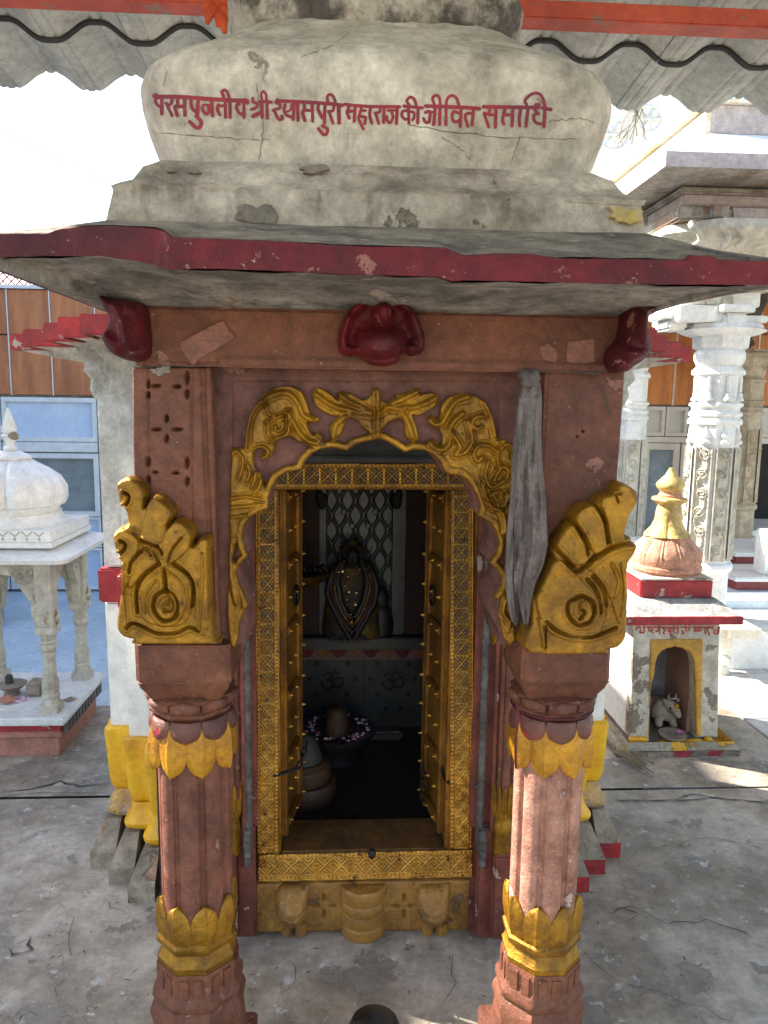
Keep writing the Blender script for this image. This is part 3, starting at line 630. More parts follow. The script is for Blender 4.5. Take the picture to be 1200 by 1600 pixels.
rightorn = c9([(385, 340), (400, 300), (440, 295), (470, 325), (490, 260), (510, 190), (570, 140), (660, 118), (760, 135), (830, 180), (880, 270), (910, 360), (930, 470), (980, 480), (1030, 500), (1065, 560), (1065, 700), (1050, 800), (1040, 900), (1030, 1060), (1020, 1250), (950, 1250), (900, 1150), (830, 1075), (780, 1070), (815, 1000), (800, 900), (740, 800), (650, 750), (550, 770), (540, 700), (470, 620), (400, 560), (385, 530), (395, 490), (430, 475), (460, 500), (490, 520), (500, 460), (470, 400), (420, 380)])
rightleg = [(790, 830), (797, 830), (797, 900), (799, 950), (806, 1000), (795, 1008), (786, 996), (781, 975), (778, 955), (781, 935), (776, 905), (788, 880), (788, 850)]
def trimsd(X, Y): return 6.0 - dline(X, Y, [(a + (-3 if a < 580 else 3) * (1 if 700 < b else 0), b - 5 * (b < 760)) for a, b in inner[4:-4]])
polys = [spl(leftorn, 2, True), leftleg, spl(top_orn, 2, True), spl(rightorn, 2, True), rightleg]
platesd = lambda X, Y: sdpoly(X, Y, plate)
def goldsd(X, Y):
    D = trimsd(X, Y)
    for p in polys: D = np.maximum(D, sdpoly(X, Y, p))
    return np.minimum(D, sdpoly(X, Y, plate) + 2.0)
gr_ridges = [(2.6, .010, c8([(180, 540), (190, 400), (230, 260), (300, 190)])), (3, .008, c8([(300, 190), (400, 130), (520, 130), (590, 220), (620, 290), (690, 330)])), (3, .009, c8([(510, 280), (560, 380), (640, 480), (720, 510), (760, 470), (735, 440)])),
             (2.4, .008, c8([(510, 280), (510, 420), (460, 460), (400, 480), (390, 510)])), (2.4, .007, c8([(350, 350), (350, 430), (385, 500)])), (2, .007, c8([(350, 350), (420, 310), (500, 270)])), (2, .006, c8([(410, 380), (405, 400), (430, 415), (460, 390), (465, 350)])),
             (2.2, .006, c8([(340, 230), (350, 280), (400, 300)])), (2.4, .008, c8([(250, 560), (300, 540), (350, 570), (340, 610), (305, 630)])), (2, .007, c8([(70, 600), (100, 570), (150, 620), (150, 700), (120, 790)])), (2, .006, c8([(190, 680), (210, 740), (180, 810)])), (2, .006, c8([(250, 740), (245, 800), (220, 850)])), (2, .006, c8([(295, 790), (280, 850), (240, 900)])),
             (2.2, .006, c8([(60, 940), (180, 925), (300, 950)])), (2.2, .006, c8([(60, 1010), (180, 1000), (300, 985)])), (2, .005, c8([(60, 1090), (110, 1080), (180, 1070)])), (3, .006, [(362, 850), (362, 900), (370, 940)]),
             (3, .008, c8([(1200, 100), (1200, 460)])), (3, .007, c8([(720, 130), (850, 220), (1000, 260), (1150, 290)])), (3, .007, c8([(910, 140), (1000, 200), (1150, 270)])), (3, .007, c8([(860, 460), (880, 360), (980, 290)])), (3, .007, c9([(10, 280), (130, 200), (310, 110)])), (3, .007, c9([(100, 240), (300, 230), (450, 160)])), (3, .007, c9([(180, 260), (230, 340), (270, 460)])),
             (3.4, .009, c9([(400, 330), (440, 365), (500, 350), (540, 280), (600, 190), (700, 150)])), (3, .008, c9([(400, 500), (440, 540), (510, 560), (560, 500), (560, 400), (600, 330), (660, 280)])), (2.6, .009, c9([(580, 440), (640, 540), (600, 600), (680, 580), (730, 500), (720, 400), (700, 340)])), (2.6, .008, c9([(810, 380), (760, 400), (735, 350), (760, 310), (820, 300)])),
             (2.6, .008, c9([(810, 620), (770, 650), (745, 590), (780, 530), (860, 530), (920, 570)])), (3, .006, c9([(830, 190), (880, 300), (915, 450)])), (2.4, .010, c9([(860, 650), (830, 760), (880, 850), (990, 790), (1010, 720), (960, 700), (900, 800)])), (2.4, .009, c9([(810, 820), (840, 930), (900, 1020), (980, 1000), (1030, 900)])), (2.2, .008, c9([(850, 950), (900, 900), (1000, 880)])),
             (2.2, .008, c9([(940, 690), (930, 600), (1000, 520), (1050, 560), (1060, 620)])), (2, .007, c9([(900, 920), (940, 990)])), (2, .007, c9([(960, 900), (955, 990)])), (2, .007, c9([(1000, 900), (975, 990)])), (3, .008, c9([(930, 1010), (980, 1080), (990, 1200)])), (2.5, .007, [(789, 935), (785, 955), (795, 970), (790, 985)])]
def hgold(X, Y, s):
    t = trimsd(X, Y); o = .009 * pil(s, 4.5) + .004 * pil(np.maximum(t, 0), 5)
    for w_, d, p in gr_ridges:
        dd = dline(X, Y, spl(p, 3)); o = o + d * .9 * gs(dd, w_) - d * .42 * gs(dd - w_ * 2.3, w_ * .8)
    return o + .0014 * nz(X, Y, .33, 8) + .0012 * nz(X, Y, .12, 9)
b = (350, 590, 815, 1015)
vf = relief(goldsd, hgold, b, 1.15, plane_y(YA - .0005), lambda u, v: plane_y(YA + .002)(u, v, 0 * u))
obj('gilded_arch_carving', vf, gold, SH, smooth='all')
# small pendant leaves below the arch ends
for pts in ([(372, 968), (377, 972), (376, 990), (374, 1008), (369, 1014), (364, 1004), (366, 985)], [(771, 982), (780, 980), (790, 990), (795, 1002), (789, 1014), (782, 1006), (776, 1000), (771, 1010)]):
    px_relief('pendant_leaf', pts, lambda X, Y, s: .012 * pil(s, 5) + .003 * nz(X, Y, .6, 5), 1.53, 1.56, gold, SH, step=1)
# ---- bracket carvings
def bracket(name, poly, grooves, ridges, valleys, seed, lobes, lab):
    def h(X, Y, s):
        o = .026 * pil(s, 7)
        for p, dz in lobes:
            q = sdpoly(X, Y, spl(p, 3, True)); o = o + dz * pil(np.maximum(q, 0), 4.5)
        for w_, d, p in grooves:
            dd = dline(X, Y, spl(p, 5) if len(p) > 2 else p); o = o - d * gs(dd, w_ * .72) + .0028 * gs(dd - w_ * 2.2, w_ * .9)
        for w_, d, p in ridges: o = o + 1.3 * d * gs(dline(X, Y, spl(p, 5) if len(p) > 2 else p), w_)
        return o + .0012 * nz(X, Y, .09, seed) + .0007 * nz(X, Y, .3, seed + 1)
    return px_relief(name, poly, h, 1.375, 1.52, gold, SH, step=1.1)
cb = lambda pts: [(150 + a / 4, 700 + b / 4) for a, b in pts]
cc = lambda pts: [(780 + a / 4, 700 + b / 4) for a, b in pts]
brL = spl(cb([(190, 375), (165, 350), (142, 250), (150, 205), (200, 178), (250, 185), (300, 225), (328, 290), (322, 360), (345, 320), (385, 285), (440, 310), (505, 375), (500, 420), (470, 470), (500, 440), (540, 432), (590, 460), (628, 520), (622, 590), (660, 550), (700, 540), (725, 560), (722, 680), (722, 800), (735, 1000), (760, 1190), (760, 1212), (260, 1212), (255, 1185), (190, 1165), (150, 1120), (145, 1060), (160, 950), (180, 800), (178, 700), (155, 655), (130, 570), (132, 520), (170, 485), (205, 470), (200, 400)]), 3, True)
lobL = [(cb([(190, 375), (150, 290), (150, 205), (200, 180), (290, 220), (325, 290), (310, 420), (300, 560), (230, 480), (200, 470)]), -.004), (cb([(385, 287), (505, 378), (470, 480), (415, 590), (310, 560), (330, 400)]), .008), (cb([(540, 435), (628, 520), (600, 610), (500, 700), (440, 720), (415, 600), (470, 490)]), .010),
        (cb([(155, 655), (132, 560), (150, 495), (210, 490), (290, 550), (290, 620), (250, 760), (190, 900), (180, 700)]), .008), (cb([(340, 600), (415, 690), (330, 760), (230, 860), (260, 700)]), .009), (cb([(720, 560), (640, 580), (520, 650), (520, 690), (600, 760), (640, 900), (640, 1100), (715, 1100)]), .004), (cb([(440, 740), (300, 850), (290, 1000), (380, 1080), (560, 1080), (620, 960), (600, 820), (480, 720)]), .004)]
bracket('gilded_bracket', brL, [(2.2, .016, cb([(185, 365), (220, 330), (225, 290), (195, 270)])), (2.2, .016, cb([(165, 650), (205, 620), (215, 580), (185, 560)])), (3, .017, cb([(450, 745), (460, 860)])), (2.6, .014, cb([(460, 865), (400, 900), (385, 980), (440, 1050), (515, 1030), (530, 950), (500, 890), (460, 868)])),
        (2.4, .014, cb([(500, 705), (600, 780), (630, 860), (620, 960)])), (2.4, .013, cb([(420, 700), (330, 770), (280, 860), (285, 1000)])), (2.2, .012, cb([(215, 1100), (250, 1070), (310, 1090), (400, 1130), (520, 1130), (600, 1095), (660, 1120)])), (2.4, .012, cb([(240, 750), (260, 680), (330, 610)])), (2, .009, cb([(450, 990), (500, 985), (505, 940), (480, 900)])), (2.4, .014, cb([(310, 560), (410, 600), (440, 640)])),
        (1.6, .007, cb([(345, 600), (375, 650)])), (1.8, .008, cb([(480, 690), (500, 620), (560, 540)]))],
        [(1.6, .006, cb([(330, 1000), (340, 880), (400, 800)])), (1.6, .006, cb([(470, 740), (560, 830), (575, 960), (540, 1040)])), (1.8, .006, cb([(680, 640), (685, 800), (665, 1100)])), (1.8, .006, cb([(205, 700), (200, 900), (215, 1090)])), (2.5, .009, cb([(445, 960), (480, 930)]))], [], 21, lobL, '')
brR = spl(cc([(165, 1265), (165, 1115), (170, 1060), (175, 930), (200, 890), (260, 780), (300, 690), (320, 670), (305, 620), (330, 550), (400, 460), (425, 440), (425, 410), (480, 350), (540, 330), (570, 335), (600, 290), (680, 260), (715, 205), (770, 215), (825, 250), (838, 300), (815, 370), (785, 410), (765, 480), (755, 540), (800, 545), (828, 590), (820, 640), (785, 690), (775, 740), (778, 850), (782, 960), (778, 1130), (760, 1190), (715, 1235), (660, 1245), (655, 1270)]), 3, True)
lobR = [(cc([(320, 560), (420, 450), (480, 520), (530, 640), (500, 700), (420, 710), (340, 650)]), .010), (cc([(430, 430), (490, 355), (560, 340), (620, 440), (640, 580), (560, 640), (500, 530)]), .012), (cc([(600, 300), (715, 215), (830, 260), (830, 330), (780, 410), (760, 530), (660, 590), (630, 440)]), .010), (cc([(500, 720), (640, 610), (740, 560), (825, 580), (820, 640), (770, 740), (770, 900), (720, 1080), (650, 900), (560, 760)]), .008), (cc([(200, 900), (320, 680), (420, 740), (540, 860), (640, 1000), (560, 1150), (300, 1140)]), .006)]
bracket('gilded_bracket', brR, [(3, .014, cc([(430, 440), (500, 560), (520, 640)])), (3, .013, cc([(565, 340), (620, 440), (640, 570)])), (3.2, .016, cc([(310, 600), (400, 690), (470, 750), (560, 670), (700, 590), (820, 570)])), (2.6, .012, cc([(470, 900), (405, 940), (400, 1010), (450, 1070), (530, 1060), (560, 1000), (540, 930), (480, 900)])), (2, .009, cc([(470, 1040), (500, 1000), (470, 970), (490, 930)])),
        (2.5, .011, cc([(270, 1060), (330, 1110), (430, 1150), (560, 1150), (700, 1100)])), (2.2, .008, cc([(560, 780), (620, 860), (640, 960)])), (2.2, .008, cc([(520, 800), (580, 880), (600, 1000)])), (1.8, .01, cc([(700, 320), (690, 280), (720, 270)])), (1.6, .010, cc([(265, 1080), (265, 1220)]))],
        [(1.6, .006, cc([(720, 700), (740, 850), (720, 1020)])), (2.5, .008, cc([(660, 700), (700, 800), (680, 900)])), (3, .008, cc([(230, 1040), (250, 1200)])), (2, .006, cc([(470, 1000), (480, 950), (500, 920)]))], [], 27, lobR, '')
# ---- columns
def petal(cx, cy, a0, hw, zt, zb_, R, bulge, tip, m, parent, up=False, name='petal', veins=True):
    """curved leaf wrapped on a round core: hw half angle, R radius list"""
    nu, nv = 10, 12; V = []; F = []
    for j in range(nv + 1):
        v = j / nv; wv = (1 - max(0, (v - .35) / .65) ** tip) ** .7 if v > .35 else .93 + .07 * math.sin(v / .35 * 1.57)
        z = zb_ + (zt - zb_) * v if up else zt + (zb_ - zt) * v
        for i in range(nu + 1):
            u = i / nu * 2 - 1; a = a0 + u * hw * wv
            rr = R + bulge * (math.sin(math.pi * min(1, v * 1.0)) ** .7 * .8 + .5 * v * v) * (1 - .75 * abs(u) ** 2.2) + (.004 * math.exp(-(u / .12) ** 2) if veins else 0)
            V.append((cx + rr * math.cos(a), cy + rr * math.sin(a), z))
    n0 = len(V)
    for j in range(nv + 1):
        for i in range(nu + 1):
            if i in (0, nu) or j in (0, nv): pass
    for j in range(nv):
        for i in range(nu):
            a = j * (nu + 1) + i; F.append([a, a + 1, a + nu + 2, a + nu + 1])
    edge = [i for i in range(nu + 1)] + [j * (nu + 1) + nu for j in range(1, nv + 1)] + [nv * (nu + 1) + i for i in range(nu - 1, -1, -1)] + [j * (nu + 1) for j in range(nv - 1, 0, -1)]
    for k_, e in enumerate(edge):
        x, y, z = V[e]; d = math.hypot(x - cx, y - cy); q = (R - .012) / d; V.append((cx + (x - cx) * q, cy + (y - cy) * q, z))
    ne = len(edge)
    for k_ in range(ne): F.append([edge[k_], edge[(k_ + 1) % ne], n0 + (k_ + 1) % ne, n0 + k_])
    return obj(name, (lump(V, .0008, 60, int(a0 * 10)), F), m, parent, smooth='auto')
fadedp = mat('sun_brightened_pink_paint', (.46, .22, .15), (.3, .13, .085), vs=8, rough=.7, spec=.3, bump=.7, bs=60, chip=(.55, .38, .3), chs=16, cht=.66, speck=(.6, .48, .4), sps=110, spt=.7)  # paler faded paint, also raised so the sunlit strip shows bright
def column(cxx, cyy, x_px, sd, shaft_m=None):
    z_ = lambda y: zat(y, cyy - .07, x_px)
    pr = [(0.0, .11, 'sq'), (.10, .11, 'sq'), (.101, .1, 'oct'), (z_(1600) - .02, .088, 'oct'), (z_(1596), .094, 'oct'), (z_(1586), .09, 'oct'), (z_(1578), .083, 'oct'), (z_(1572), .089, 'oct'), (z_(1562), .088, 'oct'), (z_(1556), .081, 'oct'), (z_(1548), .079, 'oct'), (z_(1530), .080, 'oct'), (z_(1522), .077, 'oct')]
    pr2 = [(z_(1523), .075, 'oct'), (z_(1512), .078, 'oct'), (z_(1508), .074, 'oct'), (z_(1497), .068, 'oct'), (z_(1490), .077, 'oct'), (z_(1482), .078, 'oct'), (z_(1476), .068, 'oct')]
    sh = [(z_(1478), .068, 'flute'), (z_(1440), .0705, 'flute'), (z_(1300), .0705, 'flute'), (z_(1180), .071, 'flute'), (z_(1150), .07, 'flute')]
    cp = [(z_(1152), .071, 'oct'), (z_(1133), .074, 'oct'), (z_(1128), .068, 'oct'), (z_(1121), .078, 'oct'), (z_(1116), .079, 'oct'), (z_(1110), .068, 'oct'), (z_(1103), .073, 'oct'), (z_(1098), .081, 'oct'), (z_(1094), .082, 'oct'), (z_(1090), .07, 'oct')]
    cpb = [(z_(1093), .068, 'sq'), (z_(1086), .072, 'sq'), (z_(1074), .082, 'sq'), (z_(1066), .085, 'sq'), (z_(1063), .0885, 'sq'), (z_(1061), .0865, 'sq'), (z_(1058), .0875, 'sq'), (z_(1004), .088, 'sq')]
    def mk(name, pr_, m, par, n=96, amp=.0012):
        v, f = lathe(cxx, cyy, pr_, n=n); return obj(name, (lump(v, amp, 30, sd), f), m, par, smooth='auto')
    col = mk('column', sh, shaft_m or brown2, SH, 384, .0007)
    mk('column_base', pr, brown, col); mk('gilded_ring', pr2, gold, col); mk('column_neck', cp, brown, col); mk('column_capital', cpb, brown, col, 64)
    for k_ in range(8):
        a = math.pi / 8 + k_ * math.pi / 4
        petal(cxx, cyy, a, .425, z_(1136), z_(1216), .0735, .013, 3.4, yelgold, col, name='gilded_leaf')
        petal(cxx, cyy, a, .41, z_(1420), z_(1484), .072, .010, 2.8, gold, col, up=True, name='gilded_leaf')
        petal(cxx, cyy, a + math.pi / 8, .38, z_(1128), z_(1160), .078, .010, 3.2, maroonish, col, name='lotus_petal', veins=False)
        petal(cxx, cyy, a + math.pi / 8, .37, z_(1116), z_(1094), .077, .017, 4.0, brown, col, name='lotus_petal', veins=False)
    for k_ in range(8):     # small panels on the base block
        a = k_ * math.pi / 4
        for s_ in (-1, 1):
            c0 = Vector((cxx + .0805 * math.cos(a) - s_ * .014 * math.sin(a), cyy + .0805 * math.sin(a) + s_ * .014 * math.cos(a), 0))
            v, f = box(-.011, .011, -.002, .006, z_(1556), z_(1526), b=.003)
            m4 = Matrix.Rotation(a + math.pi / 2, 3, 'Z'); v = np.array(v) @ np.array(m4).T + np.array(c0)
            obj('base_panel', (v, f), brown, col)
    return col
maroonish = mat('maroon_brown_petal_paint', (.17, .052, .028), (.1, .032, .02), vs=10, rough=.42, bump=.5, bs=60, chip=(.4, .02, .03), chs=12, cht=.68)
XL, XR, YC = -.2985, .4355, 1.47
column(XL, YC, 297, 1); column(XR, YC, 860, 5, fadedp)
# ---- doorway wall
YW = 1.955
z1f, z0f = zat(725, YW), zat(1376, YW)
dx0, dx1 = P(398, 1050, YW).x, P(744, 1050, YW).x
ox0, ox1 = P(437, 1050, YW).x, P(702, 1050, YW).x
oz0, oz1 = zat(1330, YW), zat(765, YW)
for nme, a, b_ in (('left', CX - .43, dx0 - .002), ('right', dx1 + .002, CX + .43)):
    obj('door_wall', box(a, b_, 1.962, 2.08, 0, 1.66, b=0), rose, SH)
obj('door_wall', box(dx0 - .002, dx1 + .002, 1.962, 2.08, z1f, 1.66, b=0), mat('near_black_plaster', (.05, .045, .04), (.02, .02, .02), rough=.7, bump=.6), SH)  # near-black plaster on the wall above the door
obj('overdoor_moulding', box(dx0 + .12, dx1 - .16, 1.945, 1.961, z1f + .035, z1f + .075, b=.006), mat('near_black_plaster', (.05, .045, .04)), SH)
obj('overdoor_moulding', box(dx0, dx1, 1.94, 1.961, z1f + .004, z1f + .02, b=.006), mat('near_black_plaster', (.05, .045, .04)), SH)
# jamb mouldings as vertical half-rounds on each side (x px, width px, front Y, material, y top, y bottom)
def vbar(name, xpx, wpx_, Y, m, yt, yb, par=SH, n=14, twist=False, square=False, seed=0):
    x = P(xpx, 1200, Y).x; r = (P(xpx + wpx_ / 2, 1200, Y).x - x); za, zb__ = zat(yb, Y, xpx), zat(yt, Y, xpx)
    if square: vf_ = box(x - r, x + r, Y, 1.963, za, zb__, b=.004, amp=.001, seed=seed, n=20)
    else:
        rs_ = []; K_ = int((zb__ - za) / .007)
        for i in range(K_ + 1):
            z = za + (zb__ - za) * i / K_; rr = r * (1 + (.14 * math.sin(z * 260) if twist else .03 * math.sin(z * 31 + seed)))
            rs_.append(ring(x, Y + r, z, rr, 'round', n))
        vf_ = loft(rs_)
    return obj(name, vf_, m, par, smooth='auto')
for s_, xs in ((-1, (360, 369.5, 380, 387, 395)), (1, (792, 782, 773, 753.5, 761))):
    vbar('jamb_moulding', xs[0], 13, 1.90, brown2, 930, 1250, seed=1); vbar('jamb_moulding', xs[1], 8, 1.905, brown, 900, 1250, seed=2)
    vbar('jamb_moulding', xs[2], 8, 1.915, rose, 800, 1300, seed=3)
    vbar('silver_rope_moulding', xs[3] if s_ < 0 else xs[3], 11, 1.915, silver, 800, 1300, twist=True, seed=4)
    x = xs[3]
    px_relief('rope_foot', [(x - 6, 1296), (x + 6, 1296), (x + 7, 1320), (x + 5, 1352), (x, 1360), (x - 5, 1352), (x - 7, 1320)], lambda X, Y, s: .012 * pil(s, 5) + .002 * np.sin(Y * .5), 1.912, 1.95, silver, SH, step=1)
    a0, a1 = (347, 399) if s_ < 0 else (745, 803)
    am = (369 if s_ < 0 else 770)
    pxbox('pilaster_block', *((a0, am) if s_ < 0 else (am, a1)), 1338, 1470, 1.892, 1.963, rose, b=.006, seed=3)
    pxbox('pilaster_block', *((am + .6, a1) if s_ < 0 else (a0, am - .6)), 1290, 1466, 1.926, 1.963, rose, b=.006, seed=4)
    pxbox('pilaster_backing', a0, a1, 560, 1292, 1.94, 1.9615, rose, b=.002, n=1, amp=0)
    gx = 361 if s_ < 0 else 783
    zf = lambda y: zat(y, 1.89, gx)
    gxx = P(gx, 1300, 1.93).x; rr = .026
    v, f = lathe(gxx, 1.925, [(zf(1345), .025), (zf(1338), .027), (zf(1330), .024), (zf(1322), .0265), (zf(1312), .024), (zf(1306), .0275), (zf(1296), .0275), (zf(1290), .023), (zf(1284), .026), (zf(1276), .027), (zf(1270), .022), (zf(1240), .024)], 'lobe', 64)
    g_ = obj('gilded_pilaster_foot', (lump(v, .0008, 40), f), gold, SH, smooth='auto')
    for k_ in range(5): petal(gxx, 1.925, -math.pi / 2 + (k_ - 2) * .62, .31, zf(1232), zf(1282), .025, .006, 2, gold, g_, up=True, name='gilded_leaf')
# ---- embossed door frame
def frame_h(length_axis, c, half, per=25.0):
    """height pattern of one strip; c centre line, half half-width; returns f(X,Y,s)->0..1"""
    def f(X, Y, s):
        L_, W_ = (Y, X - c) if length_axis == 'y' else (X, Y - c)
        t = (L_ / per) % 1.0; w_ = W_ / half
        core = np.abs(w_) < .60; ww = w_ / .60
        x1 = np.abs((t - .5) * 2 - ww); x2 = np.abs((t - .5) * 2 + ww)
        st = np.minimum(x1, x2); pat = gs(st, .10) + .7 * gs(np.abs(st - .5), .07)
        pat = np.maximum(pat, gs(np.minimum(t, 1 - t), .05))
        edge = gs(np.abs(w_) - .67, .045)
        t2 = (L_ / (per / 4)) % 1.0; dots = gs(np.hypot((t2 - .5) * .9, (np.abs(w_) - .81) * 4.5), .30)
        rim = gs(np.abs(w_) - .97, .05)
        return np.clip(np.where(core, np.clip(pat, 0, 1), 0) + edge + dots + rim, 0, 1.1)
    return f
piercedm = brass.copy(); piercedm.name = 'embossed_brass_black_ground'
def brass_mat(name, z_lo, z_hi):
    """relief brass whose ground is black lacquer, worn to bare brass lower down (attribute 'ground')"""
    m = brass.copy(); m.name = name; n = m.node_tree.nodes; L = m.node_tree.links; b = n['Principled BSDF']
    src = b.inputs['Base Color'].links[0].from_socket
    at = n.new('ShaderNodeAttribute'); at.attribute_name = 'ground'; x = n.new('ShaderNodeMix'); x.data_type = 'RGBA'
    x.inputs[7].default_value = (.02, .014, .01, 1); L.new(at.outputs['Fac'], x.inputs[0]); L.new(src, x.inputs[6]); L.new(x.outputs[2], b.inputs['Base Color'])
    mm = n.new('ShaderNodeMath'); mm.operation = 'MULTIPLY_ADD'; L.new(at.outputs['Fac'], mm.inputs[0]); mm.inputs[1].default_value = -.7; mm.inputs[2].default_value = .75; L.new(mm.outputs[0], b.inputs['Metallic'])
    return m
brassg = brass_mat('embossed_brass_lacquered', 0, 1)
def frame_strip(name, poly, fh, worn, par):
    poly = np.array(poly, float); store = {}
    def h(X, Y, s):
        p = fh(X, Y, s); store['g'] = np.clip(1.1 - p * 1.9, 0, 1) * worn(X, Y)
        store['m'] = True
        return .0045 * p + .003 * pil(s, 2) + .0006 * nz(X, Y, .4, 3)
    fr = plane_y(YW - .003); cap = {}
    def place(u, v, hh):
        return fr(u, v, hh)
    bnd = (poly[:, 0].min() - 2, poly[:, 1].min() - 2, poly[:, 0].max() + 2, poly[:, 1].max() + 2)
    def sdf(X, Y): return sdpoly(X, Y, poly)
    bk = lambda u, v: plane_y(YW + .045)(u, v, 0 * u)
    V_, F_ = relief(sdf, h, bnd, .8, place, bk)
    o = obj(name, (V_, F_), brassg, par, smooth='auto')
    # re-evaluate the ground mask at the vertices through the same pattern
    u, v = [], []
    A_ = np.array(V_); q = (A_ - np.array([0, 0, 1.5])) @ Rm; uu = 600 + FPX * q[:, 0] / -q[:, 2]; vv_ = 800 - FPX * q[:, 1] / -q[:, 2]
    g = np.clip(1.1 - fh(uu, vv_, 0) * 1.9, 0, 1) * worn(uu, vv_)
    at = o.data.attributes.new('ground', 'FLOAT', 'POINT'); at.data.foreach_set('value', g.astype(np.float32)); return o
fr_o = obj('door_frame', join(box(dx0, ox0, YW + .004, YW + .10, z0f, z1f, b=.002), box(ox1, dx1, YW + .004, YW + .10, z0f, z1f, b=.002), box(ox0 + .0005, ox1 - .0005, YW + .004, YW + .10, oz1, z1f, b=.002), box(ox0 + .0005, ox1 - .0005, YW + .004, YW + .10, z0f, oz0 - .012, b=.002)), darkgold, SH)
wn = lambda X, Y: np.clip(1.25 - ss((Y - 880) / 420) * 1.0 + .5 * nz(X, Y, .05, 4), 0.15, 1)
frame_strip('embossed_strip', [(399, 766), (434, 766), (437, 1333), (403, 1333)], frame_h('y', 418, 18, 25), wn, fr_o)
frame_strip('embossed_strip', [(705, 766), (742, 766), (737, 1325), (702, 1325)], frame_h('y', 721, 18, 25), wn, fr_o)
frame_strip('embossed_strip', [(399, 726), (743, 723), (743, 764.5), (399, 765.5)], frame_h('x', 744, 20, 25), wn, fr_o)
frame_strip('embossed_strip', [(403, 1334.5), (738, 1326.5), (738, 1369), (402, 1377)], lambda X, Y, s: frame_h('x', 0, 21, 26)(X, Y - 1355 + (X - 403) * .0238, s), lambda X, Y: .4 + .3 * nz(X, Y, .05, 2), fr_o)
obj('sill_top', box(ox0, ox1, YW + .0, YW + .16, oz0 - .012, oz0 + .004, b=.003, amp=.001, n=12), mat('brown_worn_sill', (.2, .1, .03), (.11, .055, .02), vs=9, rough=.45, bump=.5, metal=.3), SH)
kx = P(581, 1334, YW - .008)
obj('sill_latch', lathe(kx.x, kx.y, [(kx.z - .014, .005), (kx.z, .012), (kx.z + .012, .006)], n=16), blackm, SH)
# ---- door leaves, opened inwards
def leaf(hx, sgn, name):
    hy = YW + .055; Lw = .205; ang = math.radians(80 if sgn > 0 else 81)
    ex = Vector((sgn * math.cos(ang), math.sin(ang), 0)); en = Vector((sgn * math.sin(ang), -math.cos(ang), 0))   # inner normal faces the opening
    z0, z1 = oz0 + .015, oz1 - .006; o0 = Vector((hx, hy, 0))
    def loc(vf_):
        v, f = vf_; v = np.array(v); w_ = np.outer(v[:, 0], ex) + np.outer(v[:, 1], en) + np.array(o0); w_[:, 2] = v[:, 2]; return w_, f
    lf = obj('door_leaf', loc(box(0, Lw, -.022, 0, z0, z1, b=.002)), darkgold, SH)
    for a, b_ in ((0, .022), (Lw - .05, Lw - .026), (Lw - .022, Lw)): obj('leaf_stile', loc(box(a, b_, .0005, .010, z0, z1, b=.003)), darkgold, lf)
    nb = 6
    for i in range(nb):
        zz_ = z0 + .02 + (z1 - z0 - .06) * i / (nb - 1)
        obj('leaf_rail', loc(box(.023, Lw - .051, .0005, .014, zz_, zz_ + .028, b=.004)), darkgold, lf)
        for q in (.035, .1, Lw - .01):
            for dz in (.014, .11):
                if zz_ + dz > z1 - .01: continue
                p = o0 + ex * q + en * (.010); zc_ = zz_ + dz
                rs_ = []
                for t, r_ in ((0, .0055), (.004, .005), (.007, .0024), (.011, .0005)):
                    a = np.arange(8) / 8 * 6.283; rs_.append([tuple(p + en * t + ex * (r_ * math.cos(k_)) + Vector((0, 0, zc_ + r_ * math.sin(k_)))) for k_ in a])
                obj('stud', loft(rs_), brass, lf)
    zr = zat(935, YW + .1); ctr = o0 + ex * .085 + en * .018
    rp = [tuple(ctr + ex * .02 * math.cos(a) + Vector((0, 0, zr + .028 * math.sin(a)))) for a in np.linspace(0, 6.28, 20)]
    obj('ring_handle', tube(rp, .0045, k=1), blackm, lf, smooth='auto')
    return lf, o0, ex, en
LF, o0, ex, en = leaf(ox0 + .004, 1, 'left'); RF, o1, ex1, en1 = leaf(ox1 - .004, -1, 'right')
def chain(p0, p1, n_, parent):
    p0, p1 = Vector(p0), Vector(p1)
    for i in range(n_):
        c = p0.lerp(p1, (i + .5) / n_); d = (p1 - p0).normalized(); sd = Vector((1, 0, 0)) if i % 2 else Vector((0, 1, 0)); hl = (p1 - p0).length / n_ * .68
        obj('chain_link', tube([tuple(c + d * hl * math.cos(a) + sd * .007 * math.sin(a)) for a in np.linspace(0, 6.28, 13)], .0028, 6, k=1), blackm, parent, smooth='auto')
chain(P(480, 1160, 2.02), P(466, 1200, 1.97), 4, LF); chain(P(466, 1200, 1.965), P(430, 1212, 1.945), 4, LF)
chain(P(662, 1195, 2.12), P(660, 1250, 2.12), 5, RF)
obj('door_hasp', tube([P(690, 1150, 2.03), P(690, 1190, 2.02), P(694, 1215, 1.99), P(703, 1224, 1.945)], .004), blackm, RF, smooth='auto')
# ---- base frieze
YF = 1.972
fz0 = 1.982
frieze = [(399, 1380), (737, 1374), (737, 1452), (399, 1456)]
def hfr(X, Y, s):
    o = .006 * pil(s, 6) + .002 * nz(X, Y, .08, 5) + .001 * nz(X, Y, .4, 6)
    for cx_ in (506, 631):
        for a, b_, rx, ry in ((0, -13, 2.5, 6), (0, 13, 2.5, 6), (-13, 0, 6, 2.5), (13, 0, 6, 2.5)): o = o - .015 * np.exp(-(((X - cx_ - a) / rx) ** 2 + ((Y - 1414 - b_) / ry) ** 2) ** 1.5)
    return o
ochre = mat('ochre_gilt_plaster', (.42, .2, .03), (.25, .11, .02), vs=11, rough=.45, bump=.7, bs=50, chip=(.18, .1, .05), chs=13, cht=.67, coat=.15)
px_relief('base_frieze', frieze, hfr, YF, YF + .06, ochre, SH, step=1.2)
dz = lambda y: zat(y, 1.91, 566)
